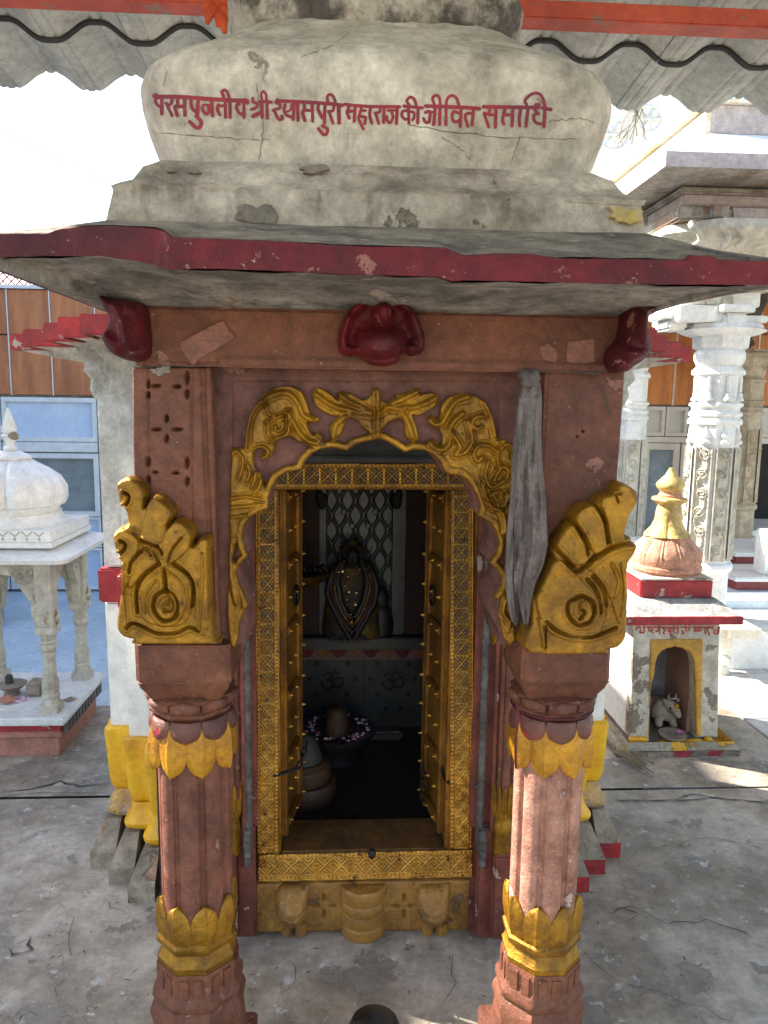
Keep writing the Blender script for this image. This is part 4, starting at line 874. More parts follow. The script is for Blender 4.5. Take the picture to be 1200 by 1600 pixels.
v, f = lathe(P(567, 1400, 1.98).x, 1.985, [(0, .064), (.015, .0665), (.03, .066), (.034, .0625), (.05, .066), (.066, .066), (.07, .061), (.085, .067), (.10, .0665), (.105, .063), (.118, .070), (.145, .0715), (.152, .066)], n=64)
obj('lotus_drum', (lump(v, .0012, 30, 3), f), ochre, SH, smooth='auto')
for cx_ in (458, 677):
    head = [(cx_ - 22, 1384), (cx_ - 10, 1380), (cx_ + 12, 1380), (cx_ + 26, 1379), (cx_ + 24, 1400), (cx_ + 20, 1420), (cx_ + 12, 1436), (cx_ + 22, 1440), (cx_ + 22, 1458), (cx_ + 4, 1458), (cx_ + 1, 1444), (cx_ - 3, 1458), (cx_ - 18, 1458), (cx_ - 16, 1440), (cx_ - 24, 1422), (cx_ - 27, 1400)]
    def hl(X, Y, s, c=cx_):
        o = .02 * pil(s, 9) + .045 * np.exp(-(((X - c) / 24) ** 2 + ((Y - 1412) / 22) ** 2) ** 1.3)
        o = o - .008 * gs(dline(X, Y, spl([(c - 22, 1408), (c, 1414), (c + 22, 1407)], 5)), 1.8) + .006 * gs(np.hypot(X - c, Y - 1404), 5)
        o = o + .008 * gs(dline(X, Y, [(c - 9, 1436), (c - 9, 1456)]), 5) + .008 * gs(dline(X, Y, [(c + 11, 1436), (c + 11, 1456)]), 5)
        for e in (-10, 10): o = o + .004 * gs(np.hypot(X - c - e, Y - 1393), 4)
        return o + .001 * nz(X, Y, .4, 2)
    px_relief('lion_carving', spl(head, 3, True), hl, YF - .004, YF + .02, ochre, SH, step=1)
# ---- sanctum: stepped whitewashed body behind the porch
levels = [(.43, .60, 1.964, 2.13), (.60, .655, 2.13, 2.22), (.655, .745, 2.22, 2.33), (.745, .82, 2.33, 2.44)]
wp = [(.655, 2.21, 2.95), (.738, 2.30, 2.86), (.822, 2.385, 2.78)]
zr0, zr1 = .875, .955
for s_ in (-1, 1):
    for i, (hx, y0, y1) in enumerate(wp):
        xa, xb = sorted((CX + s_ * (.44 if i == 0 else wp[i - 1][0] + .002), CX + s_ * hx))
        obj('corner_pilaster', box(xa, xb, y0, y1, .44, .86, b=.008, amp=.003, sc=12, seed=i, n=16), brightw, SH, smooth='auto')
        obj('corner_pilaster', box(xa, xb, y0, y1, .972, 1.66, b=.008, amp=.003, sc=12, seed=i + 3, n=20), mat('shaded_whitewash', (.74, .72, .66), (.5, .48, .43), vs=3, rough=.8, bump=.6, bs=38, streak=(.45, .43, .38), skt=.6), SH, smooth='auto')  # upper whitewash greyed to put the awning's shade into its colour
        xo = sorted((xa, xb)); e = .014
        ra, rb = (xa - e, xb) if s_ < 0 else (xa, xb + e)
        obj('red_band_block', box(ra, rb, y0 - e, y1, .862, .97, b=.006, amp=.003, sc=30, seed=i, n=6), redblk, SH, smooth='auto')
        bxc, byc = CX + s_ * (hx - .062), y0 + .062
        v, f = loft([ring(bxc, byc, z, r_, 'sup', 80, p=6) for z, r_ in ((.225, .058), (.24, .066), (.27, .071), (.33, .075), (.39, .078), (.425, .081), (.440, .079), (.446, .070))])
        fl2 = 1 + .035 * np.sin(np.arctan2(v[:, 1] - byc, v[:, 0] - bxc) * 8 + i); v[:, 0] = bxc + (v[:, 0] - bxc) * fl2; v[:, 1] = byc + (v[:, 1] - byc) * fl2
        obj('yellow_base_block', (lump(lump(v, .003, 22, i + 9), .0015, 60, i), f), yellow, SH, smooth='auto')
        v, f = loft([ring(bxc, byc, z, r_, 'sup', 60, p=5) for z, r_ in ((.125, .052), (.135, .07), (.150, .086), (.162, .088), (.178, .076), (.2, .066), (.2245, .062))])
        obj('yellow_foot', (lump(v, .003, 28, i + 5), f), yellow if i < 2 else mat('peeling_yellow_foot', (.7, .4, .08), (.5, .3, .12), vs=12, rough=.7, bump=.6, bs=45, chip=(.42, .3, .2), chs=14, cht=.56), SH, smooth='auto')
        # worn step block: sloping wedge with a red face on the right
        q = .03; X0 = CX + s_ * (hx + .02 + q); Xi = CX + s_ * (hx - .03); Y0_ = y0 - .06 - q
        v = [(Xi, Y0_, 0), (X0, Y0_, 0), (X0, y1, 0), (Xi, y1, 0), (Xi, Y0_, .052), (X0, Y0_, .052), (X0, y1, .052), (Xi, y1, .052), (Xi, y0 - .02, .134), (CX + s_ * (hx + .02), y0 - .02, .134), (CX + s_ * (hx + .02), y1, .134), (Xi, y1, .134)]
        f = [[0, 1, 5, 4], [1, 2, 6, 5], [2, 3, 7, 6], [4, 5, 9, 8], [5, 6, 10, 9], [8, 9, 10, 11], [3, 0, 4, 7], [7, 4, 8, 11], [6, 7, 11, 10]]
        obj('step_block', (lump(v, .003, 9, i), f), [steps_m, redblk], SH, mi=[1 if s_ > 0 else 0, 0, 0, 0, 0, 0, 0, 0, 0])
        # capital flare
        obj('pilaster_capital', lathe((xa + xb) / 2 if i else CX + s_ * (hx - .06), y0 + .055, [(1.50, .05), (1.53, .062), (1.56, .058), (1.585, .075), (1.615, .07), (1.64, .092), (1.66, .095)], 'sq', 32) , white2, SH, smooth='auto')
obj('sanctum_back', box(CX - .6, CX + .6, 2.96, 3.2, 0, 1.66, b=0), brightw, SH)
ev = [(.575, 1.68, 3.4), (.685, 1.885, 3.3), (.77, 1.985, 3.2), (.87, 2.15, 3.0), (1.02, 2.38, 2.9), (1.14, 2.58, 2.8)]
for i, (hx, y0, y1) in enumerate(ev[1:]):
    for s_ in (-1, 1):
        hxp = ev[i][0]; hh = hx - .03 * (s_ > 0); hp = hxp - .03 * (s_ > 0)
        xa, xb = sorted((CX + s_ * (hp - .012 + .013), CX + s_ * (hh)))
        a_, b__ = CX + s_ * .60, CX + s_ * hh
        z0, z1 = 1.655, 1.69
        # under slab flaring to the wall
        xi_ = CX + s_ * (.53 if i else .50); zi_ = 1.575
        fr_ = [(xi_, y0, 1.66), (xi_, y0, 1.66 - (hh - .5) * .17), (b__ - s_ * .004, y0, z0), (b__ - s_ * .004, y0, z1 + .001 * i)]
        fr_[0] = (xi_, y0, z1 + .001 * i)
        bk_ = [(a, y1, c_) for a, _, c_ in fr_]
        v8 = fr_ + bk_; f8 = [[0, 1, 2, 3], [7, 6, 5, 4], [1, 5, 6, 2], [0, 3, 7, 4], [2, 6, 7, 3], [0, 4, 5, 1]]
        v8[1] = (xi_, y0 + .10, fr_[1][2] - .0); v8[2] = (b__ - s_ * .004, y0 + .0, z0)
        obj('sanctum_eave', (v8, f8), white2, SH)
        obj('sanctum_eave_edge', box(*sorted((CX + s_ * (hp - .004), b__ + s_ * .004)), y0 - .013, y0 - .0015, z0 - .004 + .001 * i, z1 + .012 + .001 * i, b=.004, amp=.002, sc=40, seed=i, n=6), redblk, SH, smooth='auto')
        obj('sanctum_eave_edge', box(*sorted((b__ + s_ * .0015, b__ + s_ * .013)), y0 - .001, y1, z0 - .004 + .001 * i, z1 + .012 + .001 * i, b=.004, amp=.002, seed=i + 2, n=6), redblk, SH, smooth='auto')
obj('sanctum_roof', box(CX - .56, CX + .56, 2.52, 3.2, 1.692, 1.80, b=.01), soffit, SH)
obj('sanctum_eave', box(CX - .605, CX + .605, 1.97, 3.2, 1.6625, 1.69, b=0), white2, SH)
# ---- the chamber inside
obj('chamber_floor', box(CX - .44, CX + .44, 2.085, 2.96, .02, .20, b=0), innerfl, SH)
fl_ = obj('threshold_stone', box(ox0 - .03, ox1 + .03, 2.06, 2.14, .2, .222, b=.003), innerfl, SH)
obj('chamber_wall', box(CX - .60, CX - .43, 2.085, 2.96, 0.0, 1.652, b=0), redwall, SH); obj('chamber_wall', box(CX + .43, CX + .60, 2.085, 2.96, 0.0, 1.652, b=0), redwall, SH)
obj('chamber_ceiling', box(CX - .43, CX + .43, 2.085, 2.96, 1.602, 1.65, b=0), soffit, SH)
YB = 2.9
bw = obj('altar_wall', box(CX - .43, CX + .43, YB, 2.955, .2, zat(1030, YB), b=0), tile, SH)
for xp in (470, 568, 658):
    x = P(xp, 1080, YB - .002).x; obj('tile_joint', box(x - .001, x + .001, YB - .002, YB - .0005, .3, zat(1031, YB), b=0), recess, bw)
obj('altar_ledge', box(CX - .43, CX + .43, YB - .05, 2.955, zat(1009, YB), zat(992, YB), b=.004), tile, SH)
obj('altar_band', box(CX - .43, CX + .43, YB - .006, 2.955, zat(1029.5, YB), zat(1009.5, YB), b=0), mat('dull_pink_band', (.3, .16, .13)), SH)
sc_ = [mat('maroon_scallop', (.22, .03, .03)), mat('orange_scallop', (.34, .13, .04))]
for i in range(8):
    cx_ = 468 + i * 25
    px_relief('scallop', spl([(cx_, 1011), (cx_ + 22, 1011), (cx_ + 21, 1020), (cx_ + 11, 1028), (cx_ + 1, 1020)], 3, True), lambda X, Y, s: .001 + 0 * X, YB - .0065, YB - .005, sc_[i % 2], SH, step=1.5)
# flower prints and the sacred syllable on the tiles (flat print)
def printed(name, sdf, bnds, m, Y=YB - .0012, step=.7): obj(name, relief(sdf, lambda X, Y_, s: 0 * X, bnds, step, plane_y(Y)), m, bw)
fl = [(495, 1037), (543, 1037), (591, 1037), (639, 1037), (483, 1061), (555, 1061), (579, 1061), (648, 1061), (495, 1085), (542, 1085), (590, 1085), (638, 1085), (506, 1108), (530, 1108), (602, 1108), (626, 1108)]
for x, y in fl:
    def sdf(X, Y, x=x, y=y):
        a = np.arctan2(Y - y, X - x); r_ = np.hypot(X - x, Y - y); return 4.8 * (.72 + .28 * np.cos(6 * a)) - r_
    printed('printed_flower', sdf, (x - 7, y - 7, x + 7, y + 7), tiled)
    for k_ in range(8):
        a = k_ * math.pi / 4; px_, py_ = x + 8 * math.cos(a), y + 8 * math.sin(a)
om = T("""22:220,210 250,192 285,205 288,232 250,252 285,262 300,295 280,335 235,340 200,300 195,275; 20:268,255 300,262 345,235 385,240 390,290 365,320 330,325 318,305; 14:290,178 320,195 355,190 372,175; 26:318,155 322,157""")
for ox_ in (0, 95.5):
    st = [(w_ / 12, np.array(p) / 6 + np.array([470 + ox_, 1020])) for w_, p in om]
    st = [(w_, spl(p, 4) if len(p) > 2 else p) for w_, p in st]
    printed('printed_om', text_sdf(st, 0), (495 + ox_, 1040, 540 + ox_, 1082), mat('dark_brown_print', (.015, .008, .006), rough=.4, bump=0), step=.5)
# grey wavy-lattice panel behind the idol and its posts
lat = [(510, 762), (612, 762), (612, 990), (510, 990)]
def hlat(X, Y, s):
    o = 0 * X
    for k_ in range(-1, 9):
        c = 512 + k_ * 12.5; sg = 1 if k_ % 2 else -1
        d = np.abs(X - (c + sg * 5.4 * np.sin((Y - 770) / 23.5 * math.pi))); o = np.maximum(o, gs(d, 2.2))
    return .006 * o + 0 * s
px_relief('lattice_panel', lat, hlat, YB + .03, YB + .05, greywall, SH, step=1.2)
for i, (x, y) in enumerate([(537, 800), (586, 800), (550, 822), (575, 822), (562, 845), (575, 868), (537, 846)]):
    px_relief('blue_flower_inlay', spl([(x - 5, y), (x, y - 5), (x + 5, y), (x, y + 5)], 3, True), lambda X, Y, s: .002 + 0 * X, YB + .0255, YB + .029, tiled, SH, step=1)
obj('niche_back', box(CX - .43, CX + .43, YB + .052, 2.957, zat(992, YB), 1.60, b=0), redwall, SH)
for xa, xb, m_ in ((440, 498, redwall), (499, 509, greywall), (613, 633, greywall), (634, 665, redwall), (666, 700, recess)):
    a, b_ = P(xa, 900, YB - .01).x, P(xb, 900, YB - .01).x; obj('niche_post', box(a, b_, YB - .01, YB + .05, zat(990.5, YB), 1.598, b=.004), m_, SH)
for s_, x in ((-1, 505), (1, 618)):
    px_relief('niche_arch_corner', spl([(x - s_ * 12, 766), (x - s_ * 14 * -1 * .2, 766), (x - s_ * 8, 778), (x - s_ * 2, 795), (x + s_ * 8, 792), (x + s_ * 10, 766)], 3, True), lambda X, Y, s: .01 * pil(s, 5), YB - .012, YB + .0, recess, SH, step=1.2)
# ================================================================== AWNING
AW = empty('corrugated_awning', (0, 1, 2.7), 'grey corrugated sheet awning on orange beams above the shrine dome', 'awning')
def sheet(x0, x1, y0, y1, z0, z1, name, m, par, amp=.030, per=.30, ph=0.0, n=8, bead=False):
    nx = int((x1 - x0) / per * 64); xs = np.linspace(x0, x1, nx + 1); t = ((xs + ph) / per) % 1
    tri = 1 - np.abs(t * 2 - 1) * 1.0; pz = amp * (2 * ss((tri - .12) / .76) - 1) + .009 * np.exp(-(((t * 8) % 1 - .5) / .16) ** 2) * (np.abs(tri - .5) > .28) * .7
    rows = [np.stack([xs, np.full_like(xs, y), z0 + (z1 - z0) * (y - y0) / (y1 - y0) + pz], 1) for y in np.linspace(y0, y1, n)]
    rows2 = [r + [0, 0, .008] for r in rows[::-1]]
    v, f = loft(rows + rows2, cap=False, closed=False)
    f.append(None) if False else None
    K_ = nx + 1; R_ = len(rows)
    a = [i for i in range(K_)]; b_ = [(2 * R_ - 1) * K_ + i for i in range(K_)]
    f += [[a[i], b_[i], b_[i + 1], a[i + 1]] for i in range(K_ - 1)]
    return obj(name, (v, f), m, par, smooth='auto')
PER = .30; PH = .07
for i in range(6):
    xa = -1.62 + i * .9
    sheet(xa, xa + .897, 2.66, 3.16, 2.745, 2.70, 'roof_sheet', sheetm, AW, ph=PH)
    for j in range(2):
        sheet(xa, xa + .897, .72 - j * 2.0, 2.76 - j * 2.0, 2.95 + j * .24, 2.705 + j * .245, 'roof_sheet', sheetm, AW, ph=PH)
    nx = 60; xs = np.linspace(xa, xa + .897, nx); t = ((xs + PH) / PER) % 1; tri = 1 - np.abs(t * 2 - 1)
    obj('foam_sealing_strip', tube([(x, 2.745, 2.700 + .030 * (2 * ss((q - .12) / .76) - 1)) for x, q in zip(xs, tri)], .009, 8, k=1), blackr, AW, smooth='auto')
zb1 = zat(14, 2.35, 1000); zb0 = zat(3, 2.35, 150)
def slopebeam(y, zl, zr, name, m, hh=.05, dd=.06):
    v, f = box(-2.2, 3.6, y, y + dd, 0, hh, b=.004, n=6); v = np.array(v); t = (v[:, 0] + 1.2) / 2.7; v[:, 2] += zl + (zr - zl) * 0 * t; return obj(name, (v, f), m, AW, smooth='auto')
slopebeam(2.32, 2.60, 2.60, 'cross_beam', beamor, .05, .075)
slopebeam(.2, 2.85, 2.85, 'cross_beam', beamor)
for x in (3.4,):
    for y in (-.5, 2.3): obj('awning_post', box(x, x + .06, y, y + .06, 0, 2.6, b=.004), beamor, AW)
RB = empty('tied_orange_cloth', P(345, 20, 2.31), 'knotted orange cloth tied round the red beam left of the dome', 'cloth')
c = P(345, 14, 2.30)
for i, (du, dv) in enumerate([(-30, -4), (-22, 22), (6, 34), (26, 26), (30, 4), (22, -16), (-10, -18), (-6, 26), (18, 14), (-26, 10)]):
    e = P(345 + du, 14 + dv, 2.28 - .02 * (i % 3)); m_ = c.lerp(e, .5) + Vector((0, -.03, .005 * (i % 2)))
    tt = tube([tuple(c), tuple(m_), tuple(e)], .014, 8, k=5, taper=([0, .4, 1], [.5, 1.3, .4])); v = np.array(tt[0]); v[:, 1] = c.y + (v[:, 1] - c.y) * .7
    obj('cloth_fold', (lump(v, .003, 60, i), tt[1]), orange, RB, smooth='all')
obj('cloth_knot', (lump(lathe(c.x, c.y - .02, [(c.z - .022, .005), (c.z - .012, .02), (c.z + .004, .024), (c.z + .018, .014), (c.z + .022, .004)], n=20)[0], .003, 60), lathe(c.x, c.y, [(0, 1)] * 5, n=20)[1]), orange, RB, smooth='all')
# thin wire across the sky at left
w0, w1 = P(-60, 172, 7), P(300, 345, 9)
obj('overhead_wire', tube([tuple(w0), tuple((w0 + w1) / 2 - Vector((0, 0, .03))), tuple(w1)], .0035, 6), blackm, None, label='thin dark wire crossing the sky at upper left', cat='wire')
# ================================================================== CLOTH ON THE ARCH
def ribbonmesh(rows):
    return loft(rows, cap=False, closed=False)
HC = empty('hanging_grey_cloth', P(828, 590, 1.36), 'long grey gauze cloth knotted on the arch beside the right pillar', 'cloth')
def drape(name, spine, ny=60, nx=36, Y=1.352, seed=0, fold=.010):
    rows = []
    for j in range(ny + 1):
        t = j / ny; y = spine[0][0] + (spine[-1][0] - spine[0][0]) * t
        xl = np.interp(y, [q[0] for q in spine], [q[1] for q in spine]); xr = np.interp(y, [q[0] for q in spine], [q[2] for q in spine])
        row = []
        for i in range(nx + 1):
            u = i / nx; x = xl + (xr - xl) * u; am = fold * min(1, .25 + t * 2.2)
            yy = Y - am * (math.sin(u * 7 + seed + t * 2.6) * .7 + .45 * math.sin(u * 17 - t * 5 + seed) + .22 * math.sin(u * 31 + t * 14) + .16 * math.sin(u * 5 - t * 38)) - .018 * math.sin(math.pi * u) - .004 * math.sin(t * 25 + u * 6)
            if y < 620: yy = Y - .012 * math.sin(math.pi * u) - .004 * math.sin(u * 14)
            row.append(tuple(P(x, y + 3 * math.sin(u * 7 + seed) * t, yy)))
        rows.append(row)
    v, f = ribbonmesh(rows); back_ = np.array(v) + [0, .004, 0]; n0 = len(v)
    v2 = np.vstack([v, back_]); f2 = f + [[a + n0 for a in q[::-1]] for q in f]
    K_ = nx + 1
    for j in range(ny): f2 += [[j * K_, (j + 1) * K_, (j + 1) * K_ + n0, j * K_ + n0], [j * K_ + nx + n0, (j + 1) * K_ + nx + n0, (j + 1) * K_ + nx, j * K_ + nx]]
    for i in range(nx): f2 += [[ny * K_ + i, ny * K_ + i + 1, ny * K_ + i + 1 + n0, ny * K_ + i + n0]]
    return obj(name, (lump(v2, .0012, 30, seed), f2), cloth, HC, smooth='auto')
drape('front_fall', [(598, 818, 843), (620, 810, 846), (660, 808, 846), (720, 806, 848), (790, 805, 853), (850, 803, 857), (880, 802, 850), (910, 803, 836), (940, 806, 830), (960, 813, 830), (976, 818, 826)], seed=1)
drape('back_fall', [(600, 816, 832), (640, 806, 828), (700, 802, 822), (780, 797, 818), (840, 792, 812), (900, 789, 812), (940, 793, 812), (975, 800, 811)], Y=1.372, seed=4, fold=.006, nx=18)
kc = P(829, 590, 1.345)
for i, (a, b_) in enumerate([((-9, 6), (9, -2)), ((-4, -8), (8, 8)), ((-12, -6), (4, 2)), ((4, -9), (-6, 10))]):
    tb = tube([tuple(P(829 + a[0], 592 + a[1], 1.36)), tuple(P(829, 592 + (a[1] + b_[1]) / 2, 1.325)), tuple(P(829 + b_[0], 592 + b_[1], 1.36))], .010, 8, k=6)
    obj('knot_loop', (lump(tb[0], .0018, 80, i), tb[1]), cloth, HC, smooth='all')
TH = obj('thread_winding', tube([tuple(P(x, y, Yq)) for x, y, Yq in [(806, 1098, 1.38), (811, 1118, 1.37), (808, 1140, 1.37), (806, 1165, 1.375), (806, 1200, 1.40)]], .0022, 6), redth, None, smooth='auto', label='dark red thread wound round the neck of the right pillar', cat='thread')
rr_ = [(XR + .083 * math.cos(a), YC + .083 * math.sin(a), zat(1121, YC - .07, 860) + .001 * math.sin(3 * a)) for a in np.linspace(0, 6.283, 40)]
ring_ = tube([(x, y, z) for x, y, z in rr_], .0022, 6, k=1)
me_v, me_f = join((np.array([v.co[:] for v in TH.data.vertices]), [list(p.vertices) for p in TH.data.polygons]), ring_)
TH.data.clear_geometry(); TH.data.from_pydata(me_v.tolist(), [], me_f)
# ================================================================== INSIDE THE CHAMBER
ID = empty('garlanded_idol', P(552, 995, 2.84), 'dark draped idol with glinting garlands seated before the lattice panel', 'idol')
ic = P(550, 940, 2.84); zi = lambda y: zat(y, 2.84, 550); base = zi(994)
def ell(cx, cy, prof, fy=.6, n=40): 
    return loft([np.stack([cx + r_ * np.cos(np.arange(n) / n * 6.2832), cy + fy * r_ * np.sin(np.arange(n) / n * 6.2832), np.full(n, z)], 1) for z, r_ in prof])
v, f = ell(ic.x, 2.85, [(base, .115), (base + .03, .12), (zi(940), .10), (zi(915), .085), (zi(900), .07), (zi(888), .045), (zi(882), .028), (zi(878), .03), (zi(868), .042), (zi(860), .045), (zi(856), .05), (zi(853), .03), (zi(848), .02), (zi(845), .004)])
obj('robed_body', (lump(v, .004, 30, 3), f), mat('dark_draped_cloth', (.05, .03, .015), (.2, .11, .015), vs=9, vthr=(.5, .66), rough=.6, bump=.4), ID, smooth='auto')
obj('face', loft([ring(ic.x + .0, 2.812, zi(y), r_, n=20) for y, r_ in ((884, .008), (878, .024), (868, .03), (860, .027), (853, .012))]), darkst, ID, smooth='all')
obj('nose', tube([(ic.x, 2.785, zi(865)), (ic.x, 2.776, zi(872))], .005), darkst, ID)
for s_ in (-1, 1): obj('ear', lathe(ic.x + s_ * .03, 2.815, [(zi(874), .003), (zi(868), .008), (zi(862), .003)], n=10), darkst, ID)
for g_ in range(4):
    for s_ in (-1, 1):
        pts = [(ic.x + s_ * (.03 + .012 * g_), 2.80, zi(872 + g_ * 3)), (ic.x + s_ * (.055 + .012 * g_), 2.775, zi(900 + g_ * 6)), (ic.x + s_ * (.04 + .006 * g_), 2.765, zi(935 + 6 * g_)), (ic.x + s_ * .008, 2.76, zi(955 + g_ * 11))]
        v, f = tube(pts, .012, 8, k=10); obj('garland', (lump(v, .003, 120, g_), f), [darkst, mat('dull_gold_brocade', (.16, .09, .02), (.05, .02, .01), vs=40, rough=.4, metal=.5), mat('dark_red_garland', (.06, .01, .01), rough=.6)][g_ % 3], ID, smooth='all')
for i in range(34):
    u = rng.rand(); s_ = rng.choice([-1, 1]); x = ic.x + s_ * (.06 * (1 - u) * rng.uniform(.3, 1)) ; z = zi(875 + u * 95); y = 2.755 - .01 * rng.rand()
    a = rng.rand() * 3; q = rng.uniform(.002, .005)
    obj('sequin', ([(x - q, y, z - q * math.cos(a)), (x + q, y + q * .6 * math.sin(a * 3), z - q * .5), (x + q * .8, y, z + q), (x - q, y - q * .5, z + q * .7)], [[0, 1, 2, 3]]), glint, ID)
for i in range(16):
    a = -1.3 + 2.6 * i / 15; p0 = (ic.x - .01, 2.80, zi(975)); p1 = (ic.x - .015 + .085 * math.sin(a), 2.76, zi(975) - .035 - .02 * math.cos(a))
    obj('dark_feather', tube([p0, p1], .007, 6, taper=([0, .7, 1], [.6, 1, .2])), darkst, ID)
for s_ in (-1, 1):
    obj('crown_spike', tube([(ic.x + s_ * .03, 2.82, zi(858)), (ic.x + s_ * .06, 2.81, zi(862)), (ic.x + s_ * .075, 2.81, zi(850))], .006, 6, taper=([0, 1], [1, .2])), darkst, ID)
# seated small dark figure beside it
t_ = P(596, 992, 2.84)
v, f = ell(t_.x, 2.86, [(zi(994), .045), (zi(975), .05), (zi(955), .035), (zi(950), .022), (zi(946), .028), (zi(936), .03), (zi(928), .018), (zi(922), .004)])
q = obj('small_dark_idol', (lump(v, .003, 50, 9), f), darkst, None, smooth='auto', label='small black stone idol at the right foot of the garlanded idol', cat='idol')
# hanging brass bowl and lamp, left
b0 = P(478, 900, 2.7)
v, f = lathe(b0.x, 2.7, [(b0.z - .035, .01), (b0.z - .03, .04), (b0.z - .01, .075), (b0.z + .012, .085), (b0.z + .014, .08), (b0.z, .04)], n=32)
BR = empty('bracket_lamp_bowl', (b0.x, 2.7, b0.z - .03), 'brass bowl with a dark twisted ornament on the inner left wall', 'bowl')
obj('bowl', (v, f), darkgold, BR, smooth='auto'); obj('wall_arm', box(CX - .43, b0.x - .02, 2.69, 2.71, b0.z - .03, b0.z - .01, b=.003), blackm, BR)
for i in range(6): obj('twisted_ornament', tube([(b0.x - .03 + .014 * i, 2.69, b0.z + .01), (b0.x - .025 + .017 * i, 2.67, b0.z + .035 + .01 * (i % 2)), (b0.x + .02 * i - .02, 2.67, b0.z + .02)], .008, 6), blackm, BR, smooth='all')
# lingam on its round stone basin
lc = P(526, 1185, 2.62); lx = lc.x; ly = 2.62
LG = empty('stone_lingam', (lx, ly, .2), 'ochre stone lingam standing in a dark round basin on the chamber floor', 'lingam')
obj('round_basin', lathe(lx, ly, [(.2, .09), (.22, .10), (.235, .085), (.26, .09), (.29, .125), (.315, .14), (.325, .14), (.322, .12), (.31, .10)], n=48), darkst, LG, smooth='auto')
obj('spout', (lump(box(lx + .10, lx + .24, ly - .03, ly + .03, .285, .32, b=.01, n=4)[0], .002, 30), box(lx + .10, lx + .24, ly - .03, ly + .03, .285, .32, b=.01, n=4)[1]), darkst, LG, smooth='auto')
obj('lingam_stone', lathe(lx, ly, [(.305, .05), (.32, .046), (.35, .043), (.38, .040), (.395, .035), (.403, .024), (.406, .01)], n=32), ochrest, LG, smooth='auto')
def petals(n_, cx, cy, z, rx, ry, mats_, size, seed, name, label, cat, x0=0):
    r = np.random.RandomState(seed); V = []; F = []; mi_ = []
    for i in range(n_):
        a = r.rand() * 6.3; rr = math.sqrt(r.uniform(x0, 1)); x, y = cx + rx * rr * math.cos(a), cy + ry * rr * math.sin(a); zz_ = z + r.uniform(0, size * .8); b_ = r.rand() * 6.3; k_ = len(V); s_ = size * r.uniform(.6, 1.2)
        for t in range(6):
            rad = s_ * (1 if t % 3 else .55); V.append((x + rad * math.cos(b_ + t * 1.047), y + rad * .6 * math.sin(b_ + t * 1.047), zz_ + size * .35 * math.cos(t * 2.1 + b_)))
        F.append([k_, k_ + 1, k_ + 2]); F.append([k_, k_ + 2, k_ + 3]); F.append([k_, k_ + 3, k_ + 4]); F.append([k_, k_ + 4, k_ + 5]); mi_ += [i % len(mats_)] * 4
    return obj(name, (V, F), mats_, None, kind='stuff', label=label, cat=cat, mi=mi_)
petals(46, lx, ly - .0, .324, .125, .12, [palepink, pink], .011, 3, 'flower_petals', 'pink and white petals scattered round the ochre lingam', 'petals', .45)
fb = P(474, 1290, 2.32)
BS = empty('brass_basin_drum', (fb.x, 2.36, .2), 'tiered ochre drum behind the left door leaf on the chamber floor', 'drum')
obj('lower_tier', lathe(fb.x, 2.36, [(.2, .095), (.215, .105), (.25, .108), (.27, .10)], n=48), ochrest, BS, smooth='auto')
obj('upper_tier', lathe(fb.x, 2.36, [(.271, .085), (.285, .09), (.32, .088), (.335, .07)], n=48), ochrest, BS, smooth='auto')
obj('domed_top', lathe(fb.x, 2.36, [(.336, .062), (.36, .056), (.40, .04), (.415, .02), (.42, .005)], n=32), mat('dusty_grey_stone', (.07, .065, .055), (.04, .037, .033)), BS, smooth='auto')
# black round pot lid in front at the bottom edge of the frame
bl = G(585, 1612, .06)
POT = empty('black_pot', (bl.x, bl.y, 0), 'round black pot on the floor before the doorway', 'pot')
obj('pot_body', lathe(bl.x, bl.y, [(0.0035, .04), (.01, .055), (.04, .068), (.065, .062), (.078, .05)], n=48), mat('black_plastic', (.012, .012, .013), rough=.3, bump=.1), POT, smooth='auto')
obj('pot_lid', lathe(bl.x, bl.y, [(.0785, .054), (.084, .054), (.093, .035), (.097, .012)], n=48), mat('black_plastic', (.012, .012, .013)), POT, smooth='auto')
# ================================================================== SMALL MARBLE CANOPY (left)
cx1, cy0 = -1.175, 3.08; CW = .50; cx0 = cx1 - CW; cy1 = cy0 + CW
CP = empty('marble_canopy_shrine', ((cx0 + cx1) / 2, (cy0 + cy1) / 2, 0), 'small white marble canopy with ribbed dome on a salmon plinth at far left', 'shrine')
zp = .185
obj('salmon_base', box(cx0 + .012, cx1 - .012, cy0 + .012, cy1 - .012, 0, .085, b=.004, amp=.002, sc=20, n=10, seed=3), salmon, CP, smooth='auto')
obj('salmon_course', box(cx0 + .0, cx1 - .0, cy0 + .0, cy1 - .0, .0855, .112, b=.004, amp=.0015, n=10), salmon, CP, smooth='auto')
obj('red_course', box(cx0 + .001, cx1 - .001, cy0 + .001, cy1 - .001, .1125, .148, b=.003, amp=.001, n=10), redblk, CP, smooth='auto')
dk = mat('grey_petal_stone', (.2, .17, .155), (.13, .11, .1), rough=.8, bump=.5)
for i in range(12):
    y = cy0 + .02 + i * .04
    obj('carved_petal', box(cx1 - .0, cx1 + .016, y, y + .035, .092, .147, b=.008), dk, CP)
obj('marble_slab', box(cx0 - .028, cx1 + .028, cy0 - .028, cy1 + .028, .1485, zp - .0, b=.010), marble, CP, smooth='auto')
zr = .845
pcs = []
